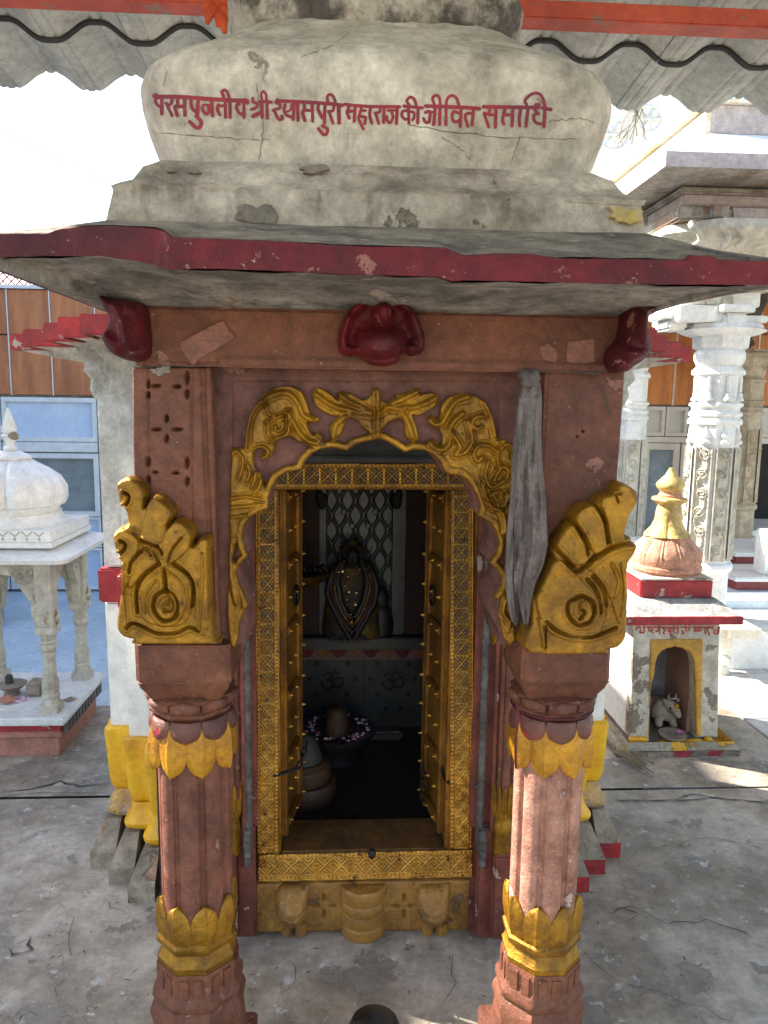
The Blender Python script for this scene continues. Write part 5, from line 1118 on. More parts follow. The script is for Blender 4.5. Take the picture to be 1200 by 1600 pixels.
def canopy_pillar(px_, py_):
    z0 = zp
    pr = [(z0, .040, 'sq'), (z0 + .035, .040, 'sq'), (z0 + .036, .036, 'oct'), (z0 + .06, .03, 'oct'), (z0 + .065, .036, 'round'), (z0 + .075, .036, 'round'), (z0 + .08, .031, 'flute'), (z0 + .10, .036, 'flute'), (z0 + .14, .034, 'flute'), (z0 + .15, .028, 'flute'), (z0 + .25, .026, 'flute'), (z0 + .262, .026, 'flute'),
          (z0 + .27, .033, 'flute'), (z0 + .29, .034, 'flute'), (z0 + .297, .03, 'round'), (z0 + .305, .034, 'round'), (z0 + .312, .028, 'flute'), (z0 + .34, .036, 'flute'), (z0 + .345, .040, 'sq'), (z0 + .375, .040, 'sq'), (z0 + .376, .034, 'sq'), (zr - .001, .034, 'sq')]
    p = obj('canopy_pillar', lathe(px_, py_, pr, n=64), creamm, CP, smooth='auto')
    for k_ in range(4):
        a = k_ * math.pi / 2
        for q in range(3): obj('scroll_carving', tube([(px_ + .036 * math.cos(a) + .012 * (q - 1) * math.sin(a), py_ + .036 * math.sin(a) - .012 * (q - 1) * math.cos(a), z0 + .38 + .012 * q), (px_ + .047 * math.cos(a), py_ + .047 * math.sin(a), z0 + .40 + .01 * q), (px_ + .036 * math.cos(a) - .012 * math.sin(a), py_ + .036 * math.sin(a) + .012 * math.cos(a), z0 + .43 + .006 * q)], .006, 6), creamm, p, smooth='all')
ins = .055
pp_ = [(cx1 - ins, cy0 + ins), (cx1 - ins, cy1 - ins), (cx0 + ins, cy0 + ins), (cx0 + ins, cy1 - ins)]
for a, b_ in pp_: canopy_pillar(a, b_)
def cusp_arch(name, L_, H, z0, place, par, m, th=.03, n=5, thick_top=.05, step=.0035, orn=True):
    """arch plate of length L_ and height H with a cusped opening; place(u, w, t)->xyz (u along, w up, t depth)"""
    def sdf(X, Y):
        d = np.minimum.reduce([X, L_ - X, Y, H - Y])
        c = L_ / 2; R_ = L_ / 2 - .01; hgt = H - thick_top
        ang_ = np.arctan2(Y, X - c); rad = np.hypot((X - c) / R_, Y / hgt)
        bd_ = 1 - .075 * (1 - np.abs(np.sin(ang_ * n)) ** .6) * -1 - .06
        return np.minimum(d, (rad - bd_) * min(R_, hgt))
    def h(X, Y, s):
        c = L_ / 2; R_ = L_ / 2 - .01; hgt = H - thick_top; rad = np.hypot((X - c) / R_, Y / hgt)
        o = .004 * pil(s, .006) + .007 * gs(rad - 1.13, .03)
        if orn:
            for sx in (-1, 1):
                q = np.hypot(X - c - sx * (R_ * .72), Y - H * .80); an = np.arctan2(Y - H * .8, X - c - sx * R_ * .72)
                o = o + .008 * gs(np.abs(((q - an * .004) / .016) % 1 - .5) - .25, .15) * (q < .05)
            o = o + .004 * gs(H - .012 - Y, .004) * (np.sin(X * 400) > -.3) + .003 * gs(np.minimum(X, L_ - X) - .012, .004) * (np.sin(Y * 400) > -.3)
        return o
    fr = lambda u, v, hh: place(u, v, -hh); bk = lambda u, v: place(u, v, 0 * u + th)
    vf_ = relief(sdf, h, (-step, -step, L_ + step, H + step), step, fr, bk); vf2 = relief(sdf, h, (-step, -step, L_ + step, H + step), step, lambda u, v, hh: place(u, v, th + hh), None)
    vf2 = (vf2[0], [q[::-1] for q in vf2[1]])
    return obj(name, join(vf_, vf2), m, par, smooth='auto')
LA = CW - 2 * ins - .068; HA = zr - (zp + .375)
st = lambda *a: np.stack(a, 1)
zA = zp + .375
cusp_arch('arch_panel', LA, HA, 0, lambda u, v, t: st(cx0 + ins + .034 + u, cy0 + ins - .015 + t, zA + v), CP, creamm)
cusp_arch('arch_panel', LA, HA, 0, lambda u, v, t: st(cx0 + ins + .034 + u, cy1 - ins - .015 + t, zA + v), CP, creamm)
cusp_arch('arch_panel', LA, HA, 0, lambda u, v, t: st(cx1 - ins + .015 - t, cy0 + ins + .034 + u, zA + v), CP, creamm)
cusp_arch('arch_panel', LA, HA, 0, lambda u, v, t: st(cx0 + ins + .015 - t, cy0 + ins + .034 + u, zA + v), CP, creamm)
zt_ = zr + .04
v = []; e = .10
for z, o_, i_ in ((zr, e, 0), (zr + .018, e + .002, 0)): pass
ccx, ccy = (cx0 + cx1) / 2, (cy0 + cy1) / 2
obj('roof_slab', loft([ring(ccx, ccy, z, r_, 'sq', 64) for z, r_ in ((zr, CW / 2 - .02), (zr + .001, CW / 2 + .075), (zr + .018, CW / 2 + .077), (zr + .050, CW / 2 - .06))]), marble, CP, smooth='auto')
V = []; F = []
for i in range(60):
    x, y = rng.uniform(cx0 - .06, cx1 + .06), rng.uniform(cy0 - .07, cy1 + .05); r0 = max(abs(x - ccx), abs(y - ccy)); z = zr + .020 + max(0, (CW / 2 + .077 - r0)) * .234
    if r0 > CW / 2 + .07: continue
    a_ = rng.rand() * 3.1; l = rng.uniform(.003, .008); k = len(V); c_, q_ = math.cos(a_) * l, math.sin(a_) * l
    V += [(x - c_, y - q_, z), (x + q_ * .3, y - c_ * .3, z + .001), (x + c_, y + q_, z), (x - q_ * .3, y + c_ * .3, z + .001)]; F.append([k, k + 1, k + 2, k + 3])
obj('roof_litter', (V, F), leafm, CP, kind='stuff')
z1 = zr + .05
obj('drum_course', box(ccx - .25, ccx + .25, ccy - .24, ccy + .24, z1, z1 + .022, b=.004), marble, CP)
obj('drum_course', box(ccx - .242, ccx + .242, ccy - .232, ccy + .232, z1 + .0225, z1 + .07, b=.003), marble, CP)
for i in range(9):
    x = ccx - .19 + i * .048; y = ccy - .234
    dm = [(x, z1 + .030), (x + .006, z1 + .036), (x, z1 + .046), (x - .006, z1 + .036)]
    obj('incised_leaf', prism(dm, y - .003, y + .001), creamm, CP)
    obj('incised_scallop', tube([(x - .02, y, z1 + .068), (x - .008, y - .001, z1 + .056), (x, y, z1 + .05), (x + .008, y - .001, z1 + .056), (x + .02, y, z1 + .068)], .0022, 6), creamm, CP)
zd = z1 + .07
obj('dome_ring', lathe(ccx, ccy, [(zd, .218), (zd + .01, .221), (zd + .022, .208), (zd + .03, .2), (zd + .04, .193), (zd + .05, .195)], n=64), marble, CP, smooth='auto')
v, f = lathe(ccx, ccy, [(zd + .05, .18, 'round'), (zd + .065, .188, 'melon'), (zd + .078, .195, 'melon'), (zd + .085, .213, 'melon'), (zd + .11, .221, 'melon'), (zd + .155, .22, 'melon'), (zd + .20, .195, 'melon'), (zd + .235, .148, 'melon'), (zd + .262, .10, 'melon'), (zd + .285, .065, 'melon')], n=120)
obj('ribbed_dome', (v, f), marble, CP, smooth='auto')
obj('leaf_collar', lathe(ccx, ccy, [(zd + .277, .082, 'lobe'), (zd + .287, .085, 'lobe'), (zd + .303, .055, 'lobe'), (zd + .311, .038)], n=64), marble, CP, smooth='auto')
fz = zd + .013
obj('finial', lathe(ccx, ccy, [(fz + .298, .024), (fz + .31, .03), (fz + .32, .019), (fz + .335, .019), (fz + .35, .03), (fz + .362, .035), (fz + .372, .026), (fz + .376, .03), (fz + .40, .03), (fz + .44, .017), (fz + .475, .006), (fz + .482, .001)], n=40), marble, CP, smooth='auto')
kn = P(26, 681, ccy - .03)
v, f = [], []
obj('dried_knot', (lambda t: (lump(t[0], .003, 90), t[1]))(tube([(kn.x - .02, kn.y - .02, kn.z), (kn.x, kn.y - .03, kn.z + .012), (kn.x + .012, kn.y - .02, kn.z - .005), (kn.x - .005, kn.y - .035, kn.z - .008), (kn.x - .012, kn.y - .03, kn.z + .008)], .008, 8)), tan, None, smooth='all', label='small brown dried knot of thread tied at the white marble finial', cat='knot')
# offerings on the canopy floor
b_ = P(18, 1062, 3.32)
LB = empty('offering_lingam', (b_.x, 3.32, zp), 'small dark stone lingam on a stone dish inside the marble canopy', 'lingam')
obj('dish', lathe(b_.x, 3.32, [(zp, .035), (zp + .02, .03), (zp + .035, .05), (zp + .05, .065), (zp + .053, .06)], n=32), sandst, LB, smooth='auto')
obj('lingam_stone', lathe(b_.x - .01, 3.32, [(zp + .045, .016), (zp + .08, .016), (zp + .092, .01), (zp + .095, .002)], n=20), darkst, LB, smooth='auto')
b2 = P(54, 1070, 3.30)
v, f = box(b2.x - .035, b2.x + .04, 3.28, 3.36, zp, zp + .065, b=.012, amp=.006, sc=40, n=6)
obj('carved_stone', (v, f), sandst, None, smooth='auto', label='rough sandy stone block beside the offering dish under the marble canopy', cat='stone')
b3 = P(10, 1080, 3.22)
obj('rounded_stone', (lambda t: (lump(t[0], .003, 50), t[1]))(lathe(b3.x, 3.22, [(zp, .02), (zp + .01, .03), (zp + .025, .028), (zp + .035, .012)], n=24)), salmon, None, smooth='all', label='rounded pinkish stone at the near left of the canopy floor', cat='stone')
b4 = P(34, 1078, 3.25)
petals(26, b4.x, 3.24, zp + .004, .03, .03, [pink, palepink], .009, 5, 'canopy_petals', 'magenta petals heaped before the dish under the marble canopy', 'petals')
b5 = P(108, 1074, 3.25)
obj('dry_leaf', ([(b5.x - .03, 3.24, zp + .003), (b5.x, 3.22, zp + .006), (b5.x + .035, 3.25, zp + .004), (b5.x, 3.265, zp + .01)], [[0, 1, 2, 3]]), sandst, None, label='curled dry leaf lying right of the front canopy pillar', cat='leaf')
# ================================================================== LEFT BUILDING WITH WOOD PANELS
LBD = empty('panelled_house_left', (-3, 5.9, 0), 'building clad in brown wood panels above blue-white windows behind the marble canopy', 'building')
YB1 = 5.9
zl = lambda y: zat(y, YB1, 75)
zw0, zw1 = zl(618), zl(452)
xr_ = P(185, 600, YB1).x
obj('wall', box(-6, 1.2, YB1 + .06, YB1 + 2.5, 0, zw1 + .02, b=0), greyw, LBD)
pws = [-75, 12, 82, 156, 230]
nxt = -6.0
xs_p = [P(a, 540, YB1).x for a in (-430, -340, -255, -165, -75, 14)] + [P(a, 540, YB1).x for a in (80, 150, 225, 300)]
zm = zl(524)
for i in range(len(xs_p) - 1):
    for (za, zb__) in ((zw0, zm), (zm, zw1)):
        p = obj('wood_panel', box(xs_p[i] + .006, xs_p[i + 1] - .006, YB1, YB1 + .055, za + .006, zb__ - .006, b=.002), woodp, LBD)
    obj('joint_strip', box(xs_p[i] - .004, xs_p[i] + .004, YB1 - .004, YB1 + .05, zw0, zw1, b=0), alum, LBD)
obj('roof_edge_strip', box(-6, 1.2, YB1 - .02, YB1 + .05, zw1, zw1 + .025, b=0), alum, LBD)
# red lattice parapet above
for i in range(60):
    for s_ in (-1, 1):
        x = -4.6 + i * .06
        obj('lattice_bar', ([(x, YB1 + .03 + .01 * s_, zw1 + .03), (x + .012, YB1 + .03 + .01 * s_, zw1 + .03), (x + .012 + s_ * .2, YB1 + .03 + .01 * s_, zw1 + .23), (x + s_ * .2, YB1 + .03 + .01 * s_, zw1 + .23), (x, YB1 + .036 + .01 * s_, zw1 + .03), (x + .012, YB1 + .036 + .01 * s_, zw1 + .03), (x + .012 + s_ * .2, YB1 + .036 + .01 * s_, zw1 + .23), (x + s_ * .2, YB1 + .036 + .01 * s_, zw1 + .23)], [[0, 1, 2, 3], [7, 6, 5, 4], [0, 4, 5, 1], [3, 2, 6, 7]]), redlat, LBD)
def window(par, xa, xb, za, zb__, Y, fm, pm, fw=.03, name='window', slats=0):
    fr_ = obj('window_frame', join(box(xa, xb, Y - .03, Y + .03, za, za + fw, b=.003), box(xa, xb, Y - .03, Y + .03, zb__ - fw, zb__, b=.003), box(xa, xa + fw, Y - .03, Y + .03, za + fw, zb__ - fw, b=.003), box(xb - fw, xb, Y - .03, Y + .03, za + fw, zb__ - fw, b=.003)), fm, par)
    if slats:
        obj('dark_backing', box(xa + fw, xb - fw, Y + .015, Y + .02, za + fw, zb__ - fw, b=0), recess, fr_)
        n_ = slats; hh = (zb__ - za - 2 * fw) / n_
        for i in range(n_):
            z = za + fw + i * hh
            v = [(xa + fw, Y - .004, z), (xb - fw, Y - .004, z), (xb - fw, Y + .012, z + hh * .98), (xa + fw, Y + .012, z + hh * .98)]
            obj('louvre', (v, [[0, 1, 2, 3]]), louvre, fr_)
    else: obj('pane', box(xa + fw, xb - fw, Y - .002, Y + .004, za + fw, zb__ - fw, b=0), pm, fr_)
    return fr_
zq = [zl(y) for y in (621, 690, 706, 795, 855, 935)]
for (xa, xb) in ((-200, -92), (-90, 3), (5, 153), (155, 260)):
    a, b__ = P(xa, 700, YB1).x, P(xb, 700, YB1).x
    window(LBD, a, b__, zq[1], zq[0], YB1 + .03, alum, frost, .035)
    window(LBD, a, b__, zq[3] - .06, zq[2] - .01, YB1 + .03, alum, frost, .04, slats=24)
    window(LBD, a, b__, zq[4], zq[3] - .065, YB1 + .03, alum, frost, .02)
    window(LBD, a, b__, .02, zq[4] - .005, YB1 + .03, alum, frost, .02)
    obj('transom', box(a, b__, YB1 - .01, YB1 + .05, zq[2], zq[1] - .004, b=.003), alum, LBD)
lw = [G(0, 972), G(46, 944)]
LW = obj('low_block_wall', box(-3.6, P(45, 940, 5.5).x, 4.9, 5.1, 0, .32, b=.005, n=4), greyw, None, label='low grey block wall beyond the marble canopy arches', cat='wall')
# unseen block added left of the court, its heights shaped to shade the floor
NB = empty('added_shade_block', (-7, 5, 0), 'unseen tall block added left of the court to cast shade', 'building')
obj('wall', box(-8.5, -5.0, 1.2, 5.38, 0, 4.5, b=.01), greyw, NB)
obj('wall', box(-8.5, -5.0, 5.382, 9.2, 0, 5.65, b=.01), greyw, NB)
for j in range(2):
    for i in range(4): window(NB, -4.99, -4.96, 0, 0, 0, alum, frost) if False else obj('window', box(-5.02, -4.97, 1.9 + i * 1.6, 2.8 + i * 1.6, 1.1 + j * 2.0, 2.0 + j * 2.0, b=.004), frost, NB)
# ================================================================== SMALL PEACH-DOMED SHRINE (right)
SS = empty('peach_domed_shrine', (1.445, 3.3, 0), 'small whitewashed niche shrine with a peach dome right of the porch', 'shrine')
YS = 3.09; sx = lambda x, y=1050, Y=YS: P(x, y, Y).x; sz = lambda y, Y=YS: zat(y, Y, 1050)
xa, xb = sx(989), sx(1124); yb_ = YS + .46; xc_ = (xa + xb) / 2 + .005
zb_top = sz(975)
nsm = mat('niche_front_limewash', (.68, .59, .46), (.52, .44, .34), vs=6, rough=.85, bump=.5, bs=45, chip=(.25, .19, .14), chs=9, cht=.60, speck=(.62, .55, .42), sps=60, spt=.66)
# front wall with arched opening traced in elevation
c4 = lambda pts: [(980 + a / 7.0588, 980 + b / 7.0588) for a, b in pts]
open_ = c4([(240, 1215), (245, 900), (262, 620), (290, 560), (300, 500), (305, 420), (330, 320), (380, 260), (440, 230), (490, 225), (510, 210), (545, 215), (600, 230), (660, 260), (710, 310), (735, 380), (740, 500), (750, 800), (760, 1195)])
front = [(989, 975), (1124, 975), (1121, 1152), (1086, 1152)] + [open_[-1]] + open_[::-1][1:-1] + [open_[0], (1014, 1156), (984, 1156)]
px_relief('front_wall', front, lambda X, Y, s: .0015 * nz(X, Y, .1, 3) + .004 * pil(s, 3), YS, YS + .05, nsm, SS, step=1.3)
yfr = c4([(250, 150), (265, 130), (820, 128), (835, 150), (828, 600), (815, 1195)]) 
yfp = yfr + [open_[-1]] + open_[::-1][1:] + c4([(232, 1215)])
px_relief('yellow_niche_frame', yfp, lambda X, Y, s: .006 * pil(s, 3) + .001 * nz(X, Y, .3, 2), YS - .004, YS + .003, mat('ochre_yellow_paint', (.62, .32, .04), (.5, .24, .03), vs=12, rough=.55, bump=.5, bs=50, chip=(.45, .35, .25), chs=12, cht=.72), SS, step=1.1)
zfl = sz(1152)
obj('side_wall', box(xa, xa + .045, YS + .05, yb_, zfl, zb_top, b=.004, amp=.002, n=8), brightw, SS, smooth='auto')
obj('side_wall', box(xb - .05, xb, YS + .05, yb_, zfl, zb_top, b=.004, amp=.002, n=8), nsm, SS, smooth='auto')
obj('niche_back', box(xa + .046, xb - .051, YS + .30, yb_, zfl, zb_top, b=0), woodb, SS)
obj('niche_ceiling', box(xa + .046, xb - .051, YS + .051, YS + .299, sz(998), zb_top, b=0), woodb, SS)
obj('niche_floor', box(xa + .001, xb - .001, YS + .0, yb_, zfl - .02, zfl - .0, b=.002), mat('niche_floor_stone', (.2, .165, .13), rough=.9, bump=.6), SS)
for a, b__ in ((xa + .0455, sx(1018)), (sx(1088), xb - .0505)): obj('niche_side', box(*sorted((a, b__)), YS + .052, YS + .298, zfl, sz(999), b=0), mat('peach_inner_plaster', (.5, .28, .19), (.35, .2, .14)), SS)
# flared base with worn yellow and red
bm_ = mat('worn_base_plaster', (.42, .36, .27), (.27, .22, .16), vs=9, rough=.85, bump=.8, bs=40, chip=(.62, .32, .03), chs=6, cht=.56, speck=(.5, .44, .34), sps=40, spt=.68)
bs_ = [(zfl - .021, 0), (zfl - .035, .004), (zfl - .05, .02), (zfl - .065, .05), (.03, .075)]
def sqr(z, o_, n=24, y0=YS, y1=yb_):
    p = []
    A_ = [(xa - o_, y0 - o_), (xb + o_, y0 - o_), (xb + o_, y1 + o_), (xa - o_, y1 + o_)]
    for k_ in range(4):
        a, b__ = A_[k_], A_[(k_ + 1) % 4]
        for t in np.arange(n) / n: p.append((a[0] + (b__[0] - a[0]) * t, a[1] + (b__[1] - a[1]) * t, z))
    return np.array(p)
v, f = loft([sqr(z, o_) for z, o_ in [(.028, .078), (.045, .074), (.06, .06), (zfl - .045, .03), (zfl - .03, .01), (zfl - .021, .006)]])
obj('flared_base', (lump(v, .003, 20, 3), f), bm_, SS, smooth='auto')
v, f = loft([sqr(0, .08), sqr(.0275, .082)]); obj('red_base_course', (lump(v, .003, 25, 5), f), mat('worn_red_course', (.3, .24, .19), (.2, .16, .12), vs=9, rough=.85, bump=.7, chip=(.3, .03, .04), chs=7, cht=.5), SS, smooth='auto')
for i, (x, y, rx, ry) in enumerate([(1002, 1158, 12, 4), (1040, 1162, 10, 5), (1058, 1165, 16, 6), (1095, 1164, 18, 8), (1110, 1160, 7, 8), (990, 1160, 6, 6)]):
    px_relief('yellow_paint_flake', blob(x, y, rx, ry, i + 40, 14), lambda X, Y, s: .003 * pil(s, 2), YS - .030, YS - .01, yellow, SS, step=1)
# eave slab, red blocks
ze0, ze1 = sz(975.5, 3.0), sz(964, 3.0)
exL, exR = P(968, 970, 2.99).x, P(1161, 970, 2.99).x
obj('red_eave_edge', box(exL, exR, 2.985, 2.997, ze0, ze1 + .003, b=.003, amp=.001, n=14), redblk, SS, smooth='auto')
zt2 = ze1 + .045
v = [(exL, 2.998, ze0 + .001), (exR, 2.998, ze0 + .001), (exR, yb_ + .08, ze0 + .001), (exL, yb_ + .08, ze0 + .001), (exL, 2.998, ze1), (exR, 2.998, ze1), (exR, yb_ + .08, ze1), (exL, yb_ + .08, ze1), (xa + .03, YS + .03, zt2), (xb - .02, YS + .03, zt2), (xb - .02, yb_, zt2), (xa + .03, yb_, zt2)]
obj('sloping_slab', (v, [[0, 3, 2, 1], [0, 1, 5, 4], [1, 2, 6, 5], [2, 3, 7, 6], [3, 0, 4, 7], [4, 5, 9, 8], [5, 6, 10, 9], [6, 7, 11, 10], [7, 4, 8, 11], [8, 9, 10, 11]]), mat('flaky_grey_slab', (.36, .35, .33), (.27, .26, .24), vs=8, rough=.85, bump=.7, bs=40, chip=(.55, .52, .48), chs=12, cht=.63), SS)
rb0, rb1 = P(1000, 940, YS + .05).x, P(1112, 940, YS + .05).x; zr_0, zr_1 = zt2 + .0005, sz(907, YS + .05)
obj('red_square_block', box(rb0, rb1, YS + .05, YS + .40, zr_0, zr_1, b=.005, amp=.0015, n=10), redblk, SS, smooth='auto')
obj('block_top', box(rb0 - .001, rb1 + .001, YS + .048, YS + .402, zr_1 + .0005, zr_1 + .008, b=.003, amp=.001, n=8), nsm, SS, smooth='auto')
dcx, dcy = P(1040, 860, YS + .23).x, YS + .225; z_d = lambda y: zat(y, dcy, 1040); rp_ = lambda n_: wpx(n_, dcy)
v, f = lathe(dcx, dcy, [(zr_1 + .008, rp_(54)), (z_d(893), rp_(55)), (z_d(889), rp_(52)), (z_d(886), rp_(55.5)), (z_d(881), rp_(55.5)), (z_d(878), rp_(53)), (z_d(872), rp_(55)), (z_d(862), rp_(55)), (z_d(852), rp_(48)), (z_d(842), rp_(38)), (z_d(834), rp_(31)), (z_d(828), rp_(26))], n=120)
an_ = np.arctan2(v[:, 1] - dcy, v[:, 0] - dcx); zz_ = v[:, 2]
g_ = sum(gs(((an_ - k_ * math.pi / 6 + dk_ + math.pi) % (2 * math.pi)) - math.pi, .022) for k_ in range(12) for dk_ in (.05, -.05)) * ((zz_ > z_d(877)) & (zz_ < z_d(832)))
v[:, 0] -= np.cos(an_) * g_ * .004; v[:, 1] -= np.sin(an_) * g_ * .004
obj('peach_dome', (v, f), peach, SS, smooth='auto')
pale_g = mat('pale_gold_plaster', (.66, .45, .14), (.5, .34, .1), vs=12, rough=.55, bump=.7, bs=50, speck=(.6, .5, .35), sps=40, spt=.7)
v, f = lathe(dcx, dcy, [(z_d(836), rp_(37), 'lobe'), (z_d(833), rp_(35), 'lobe'), (z_d(824), rp_(26), 'lobe'), (z_d(812), rp_(21), 'lobe'), (z_d(802), rp_(20), 'round'), (z_d(795), rp_(19), 'round'), (z_d(789), rp_(17), 'round'), (z_d(786), rp_(21), 'lobe'), (z_d(781), rp_(28), 'lobe'), (z_d(778), rp_(27), 'round'), (z_d(776), rp_(18), 'round')], n=96)
obj('gold_leaf_cap', (lump(v, .0015, 50), f), pale_g, SS, smooth='auto')
obj('neck_ring', lathe(dcx, dcy, [(z_d(777), rp_(18)), (z_d(773), rp_(18)), (z_d(770), rp_(15)), (z_d(767), rp_(16))], n=40), peach, SS, smooth='auto')
v, f = lathe(dcx, dcy, [(z_d(768), rp_(14)), (z_d(763), rp_(20)), (z_d(758), rp_(22)), (z_d(755), rp_(21)), (z_d(750), rp_(17)), (z_d(742), rp_(9)), (z_d(735), rp_(5)), (z_d(731), rp_(3))], n=40)
obj('kalash_finial', (lump(v, .0015, 50, 4), f), pale_g, SS, smooth='auto')
st2 = T("""14:85,82 76,112; 13:80,78 112,86; 12:118,66 126,96; 14:128,120 124,152 170,142; 14:176,66 168,150; 14:205,80 400,84 600,86; 13:232,88 236,132 290,112; 12:255,132 290,160; 12:270,90 262,112; 12:322,140 352,118 340,108; 13:362,85 368,165; 10:350,50 372,78; 12:412,98 440,118 408,148 430,168; 13:480,90 480,130 505,138; 13:506,86 502,176; 12:560,95 532,120 566,155; 13:600,80 592,165; 11:538,62 560,48; 10:592,62 600,48;
10:640,84 760,84; 12:648,120 668,150 650,165; 12:690,60 704,130; 12:742,62 735,122; 15:790,84 940,84; 14:812,88 804,130; 13:852,90 836,124 815,128; 13:892,86 878,124 850,128; 13:936,80 942,165; 13:984,86 965,112 990,178; 12:960,86 1020,82; 12:1036,66 1022,100; 12:1058,112 1048,160 1078,166; 20:1112,80 1096,155""")
st2 = [(w_ / 12.5, spl(np.array(p) / 8 + np.array([985, 970]), 4) if len(p) > 2 else np.array(p) / 8 + np.array([985, 970])) for w_, p in st2]
vf = relief(text_sdf(st2, .2), lambda X, Y, s: 0 * X, (988, 974, 1130, 996), .5, plane_y(YS - .0065))
obj('painted_lettering', vf, brightred, SS)
# bull statue, dish, flower in the niche
bz = zfl; bp = P(1044, 1120, YS + .10); bxx, byy = bp.x, YS + .11
BU = empty('bull_statue', (bxx, byy, bz), 'small pale stone bull statue with a yellow forehead sitting in the niche', 'statue')
import bmesh
def skin(name, verts, edges, radii, m, parent, sub=2, root=0):
    me = bpy.data.meshes.new(name); me.from_pydata(verts, edges, []); o = bpy.data.objects.new(name, me); C.objects.link(o)
    sk = o.modifiers.new('s', 'SKIN'); sk.use_smooth_shade = True
    for i, r_ in enumerate(radii): me.skin_vertices[0].data[i].radius = (r_, r_) if not isinstance(r_, tuple) else r_
    me.skin_vertices[0].data[root].use_root = True
    sb = o.modifiers.new('d', 'SUBSURF'); sb.levels = sub; sb.render_levels = sub
    dg = bpy.context.evaluated_depsgraph_get(); me2 = bpy.data.meshes.new_from_object(o.evaluated_get(dg)); bpy.data.objects.remove(o)
    v = np.array([q.co[:] for q in me2.vertices]); f = [list(q.vertices) for q in me2.polygons]; bpy.data.meshes.remove(me2)
    return obj(name, (v, f), m, parent, smooth='all')
X0, Y0 = bxx, byy
skin('bull_body', [(X0 - .03, Y0 + .10, bz + .035), (X0 - .022, Y0 + .05, bz + .04), (X0 - .012, Y0 + .01, bz + .045), (X0 - .010, Y0 - .002, bz + .075), (X0 + .006, Y0 - .018, bz + .078), (X0 + .016, Y0 - .034, bz + .058), (X0 + .018, Y0 - .042, bz + .044),
                   (X0 - .03, Y0 - .005, bz + .03), (X0 - .032, Y0 - .022, bz + .006), (X0 + .012, Y0 - .008, bz + .03), (X0 + .014, Y0 - .024, bz + .006), (X0 - .018, Y0 + .03, bz + .075)],
     [(0, 1), (1, 2), (2, 3), (3, 4), (4, 5), (5, 6), (2, 7), (7, 8), (2, 9), (9, 10), (1, 11)], [.028, .034, .030, .021, .019, .012, .009, .013, .010, .013, .010, .012], sandst, BU, root=1)
BU.scale = (1.5, 1.5, 1.5)
for s_ in (-1, 1):
    obj('ear', tube([(X0 + .006 + s_ * .014, Y0 - .012, bz + .086), (X0 + .006 + s_ * .026, Y0 - .008, bz + .090)], .005, 8, taper=([0, 1], [1, .4])), sandst, BU)
    obj('horn', tube([(X0 + .006 + s_ * .008, Y0 - .012, bz + .092), (X0 + .006 + s_ * .012, Y0 - .012, bz + .102), (X0 + .006 + s_ * .008, Y0 - .014, bz + .110)], .0035, 6, taper=([0, 1], [1, .3])), sandst, BU)
    obj('eye', lathe(X0 + .008 + s_ * .013, Y0 - .029, [(bz + .067, .001), (bz + .070, .0042), (bz + .073, .0042), (bz + .076, .001)], n=12), blackm, BU)
obj('yellow_forehead_mark', lathe(X0 + .011, Y0 - .033, [(bz + .068, .002), (bz + .074, .007), (bz + .083, .0075), (bz + .088, .002)], n=14), yelgold, BU, smooth='all')
fpos = (X0 + .010, Y0 - .04, bz + .145)
def flower(name, c_, r_, m, label, tilt=.5, n=5):
    E_ = empty(name, c_, label, 'flower')
    for k_ in range(n):
        a = k_ * 6.283 / n; d = Vector((math.cos(a), math.sin(a) * tilt, .35)); u = Vector((-math.sin(a), math.cos(a) * tilt, 0)) * r_ * .42; c0 = Vector(c_)
        obj('petal', ([tuple(c0), tuple(c0 + d * r_ * .5 + u), tuple(c0 + d * r_), tuple(c0 + d * r_ * .5 - u)], [[0, 1, 2, 3]]), m, E_)
    return E_
flower('pink_flower', fpos, .022, palepink, 'pale pink flower lying on the head of the stone bull')
dp = P(1046, 1150, YS + .02); 
v, f = lathe(dp.x, YS - .01, [(bz + .001, .035), (bz + .01, .055), (bz + .022, .062), (bz + .020, .05), (bz + .012, .02)], n=32)
obj('stone_dish', (lump(v, .003, 30), f), sandst, None, smooth='auto', label='broken stone dish on the niche sill before the bull', cat='dish')
flower('magenta_flower', (dp.x + .028, YS - .02, bz + .03), .024, pink, 'magenta and white flower lying in the stone dish before the bull', n=7)
# straw broom lying behind the porch corner
bq = G(985, 1190); BRM = empty('straw_broom', (bq.x, bq.y, 0), 'straw broom lying on the floor left of the peach-domed shrine', 'broom')
for i in range(22):
    a = G(955 + rng.uniform(-4, 4), 1168 + rng.uniform(-6, 6), .02 + .02 * rng.rand()); b__ = G(1010 + rng.uniform(-16, 14), 1203 + rng.uniform(-12, 6), .006 + .012 * rng.rand())
    obj('straw', tube([tuple(a), tuple((a + b__) / 2 + Vector((0, 0, .01))), tuple(b__)], .0018, 5, k=3), tan, BRM)
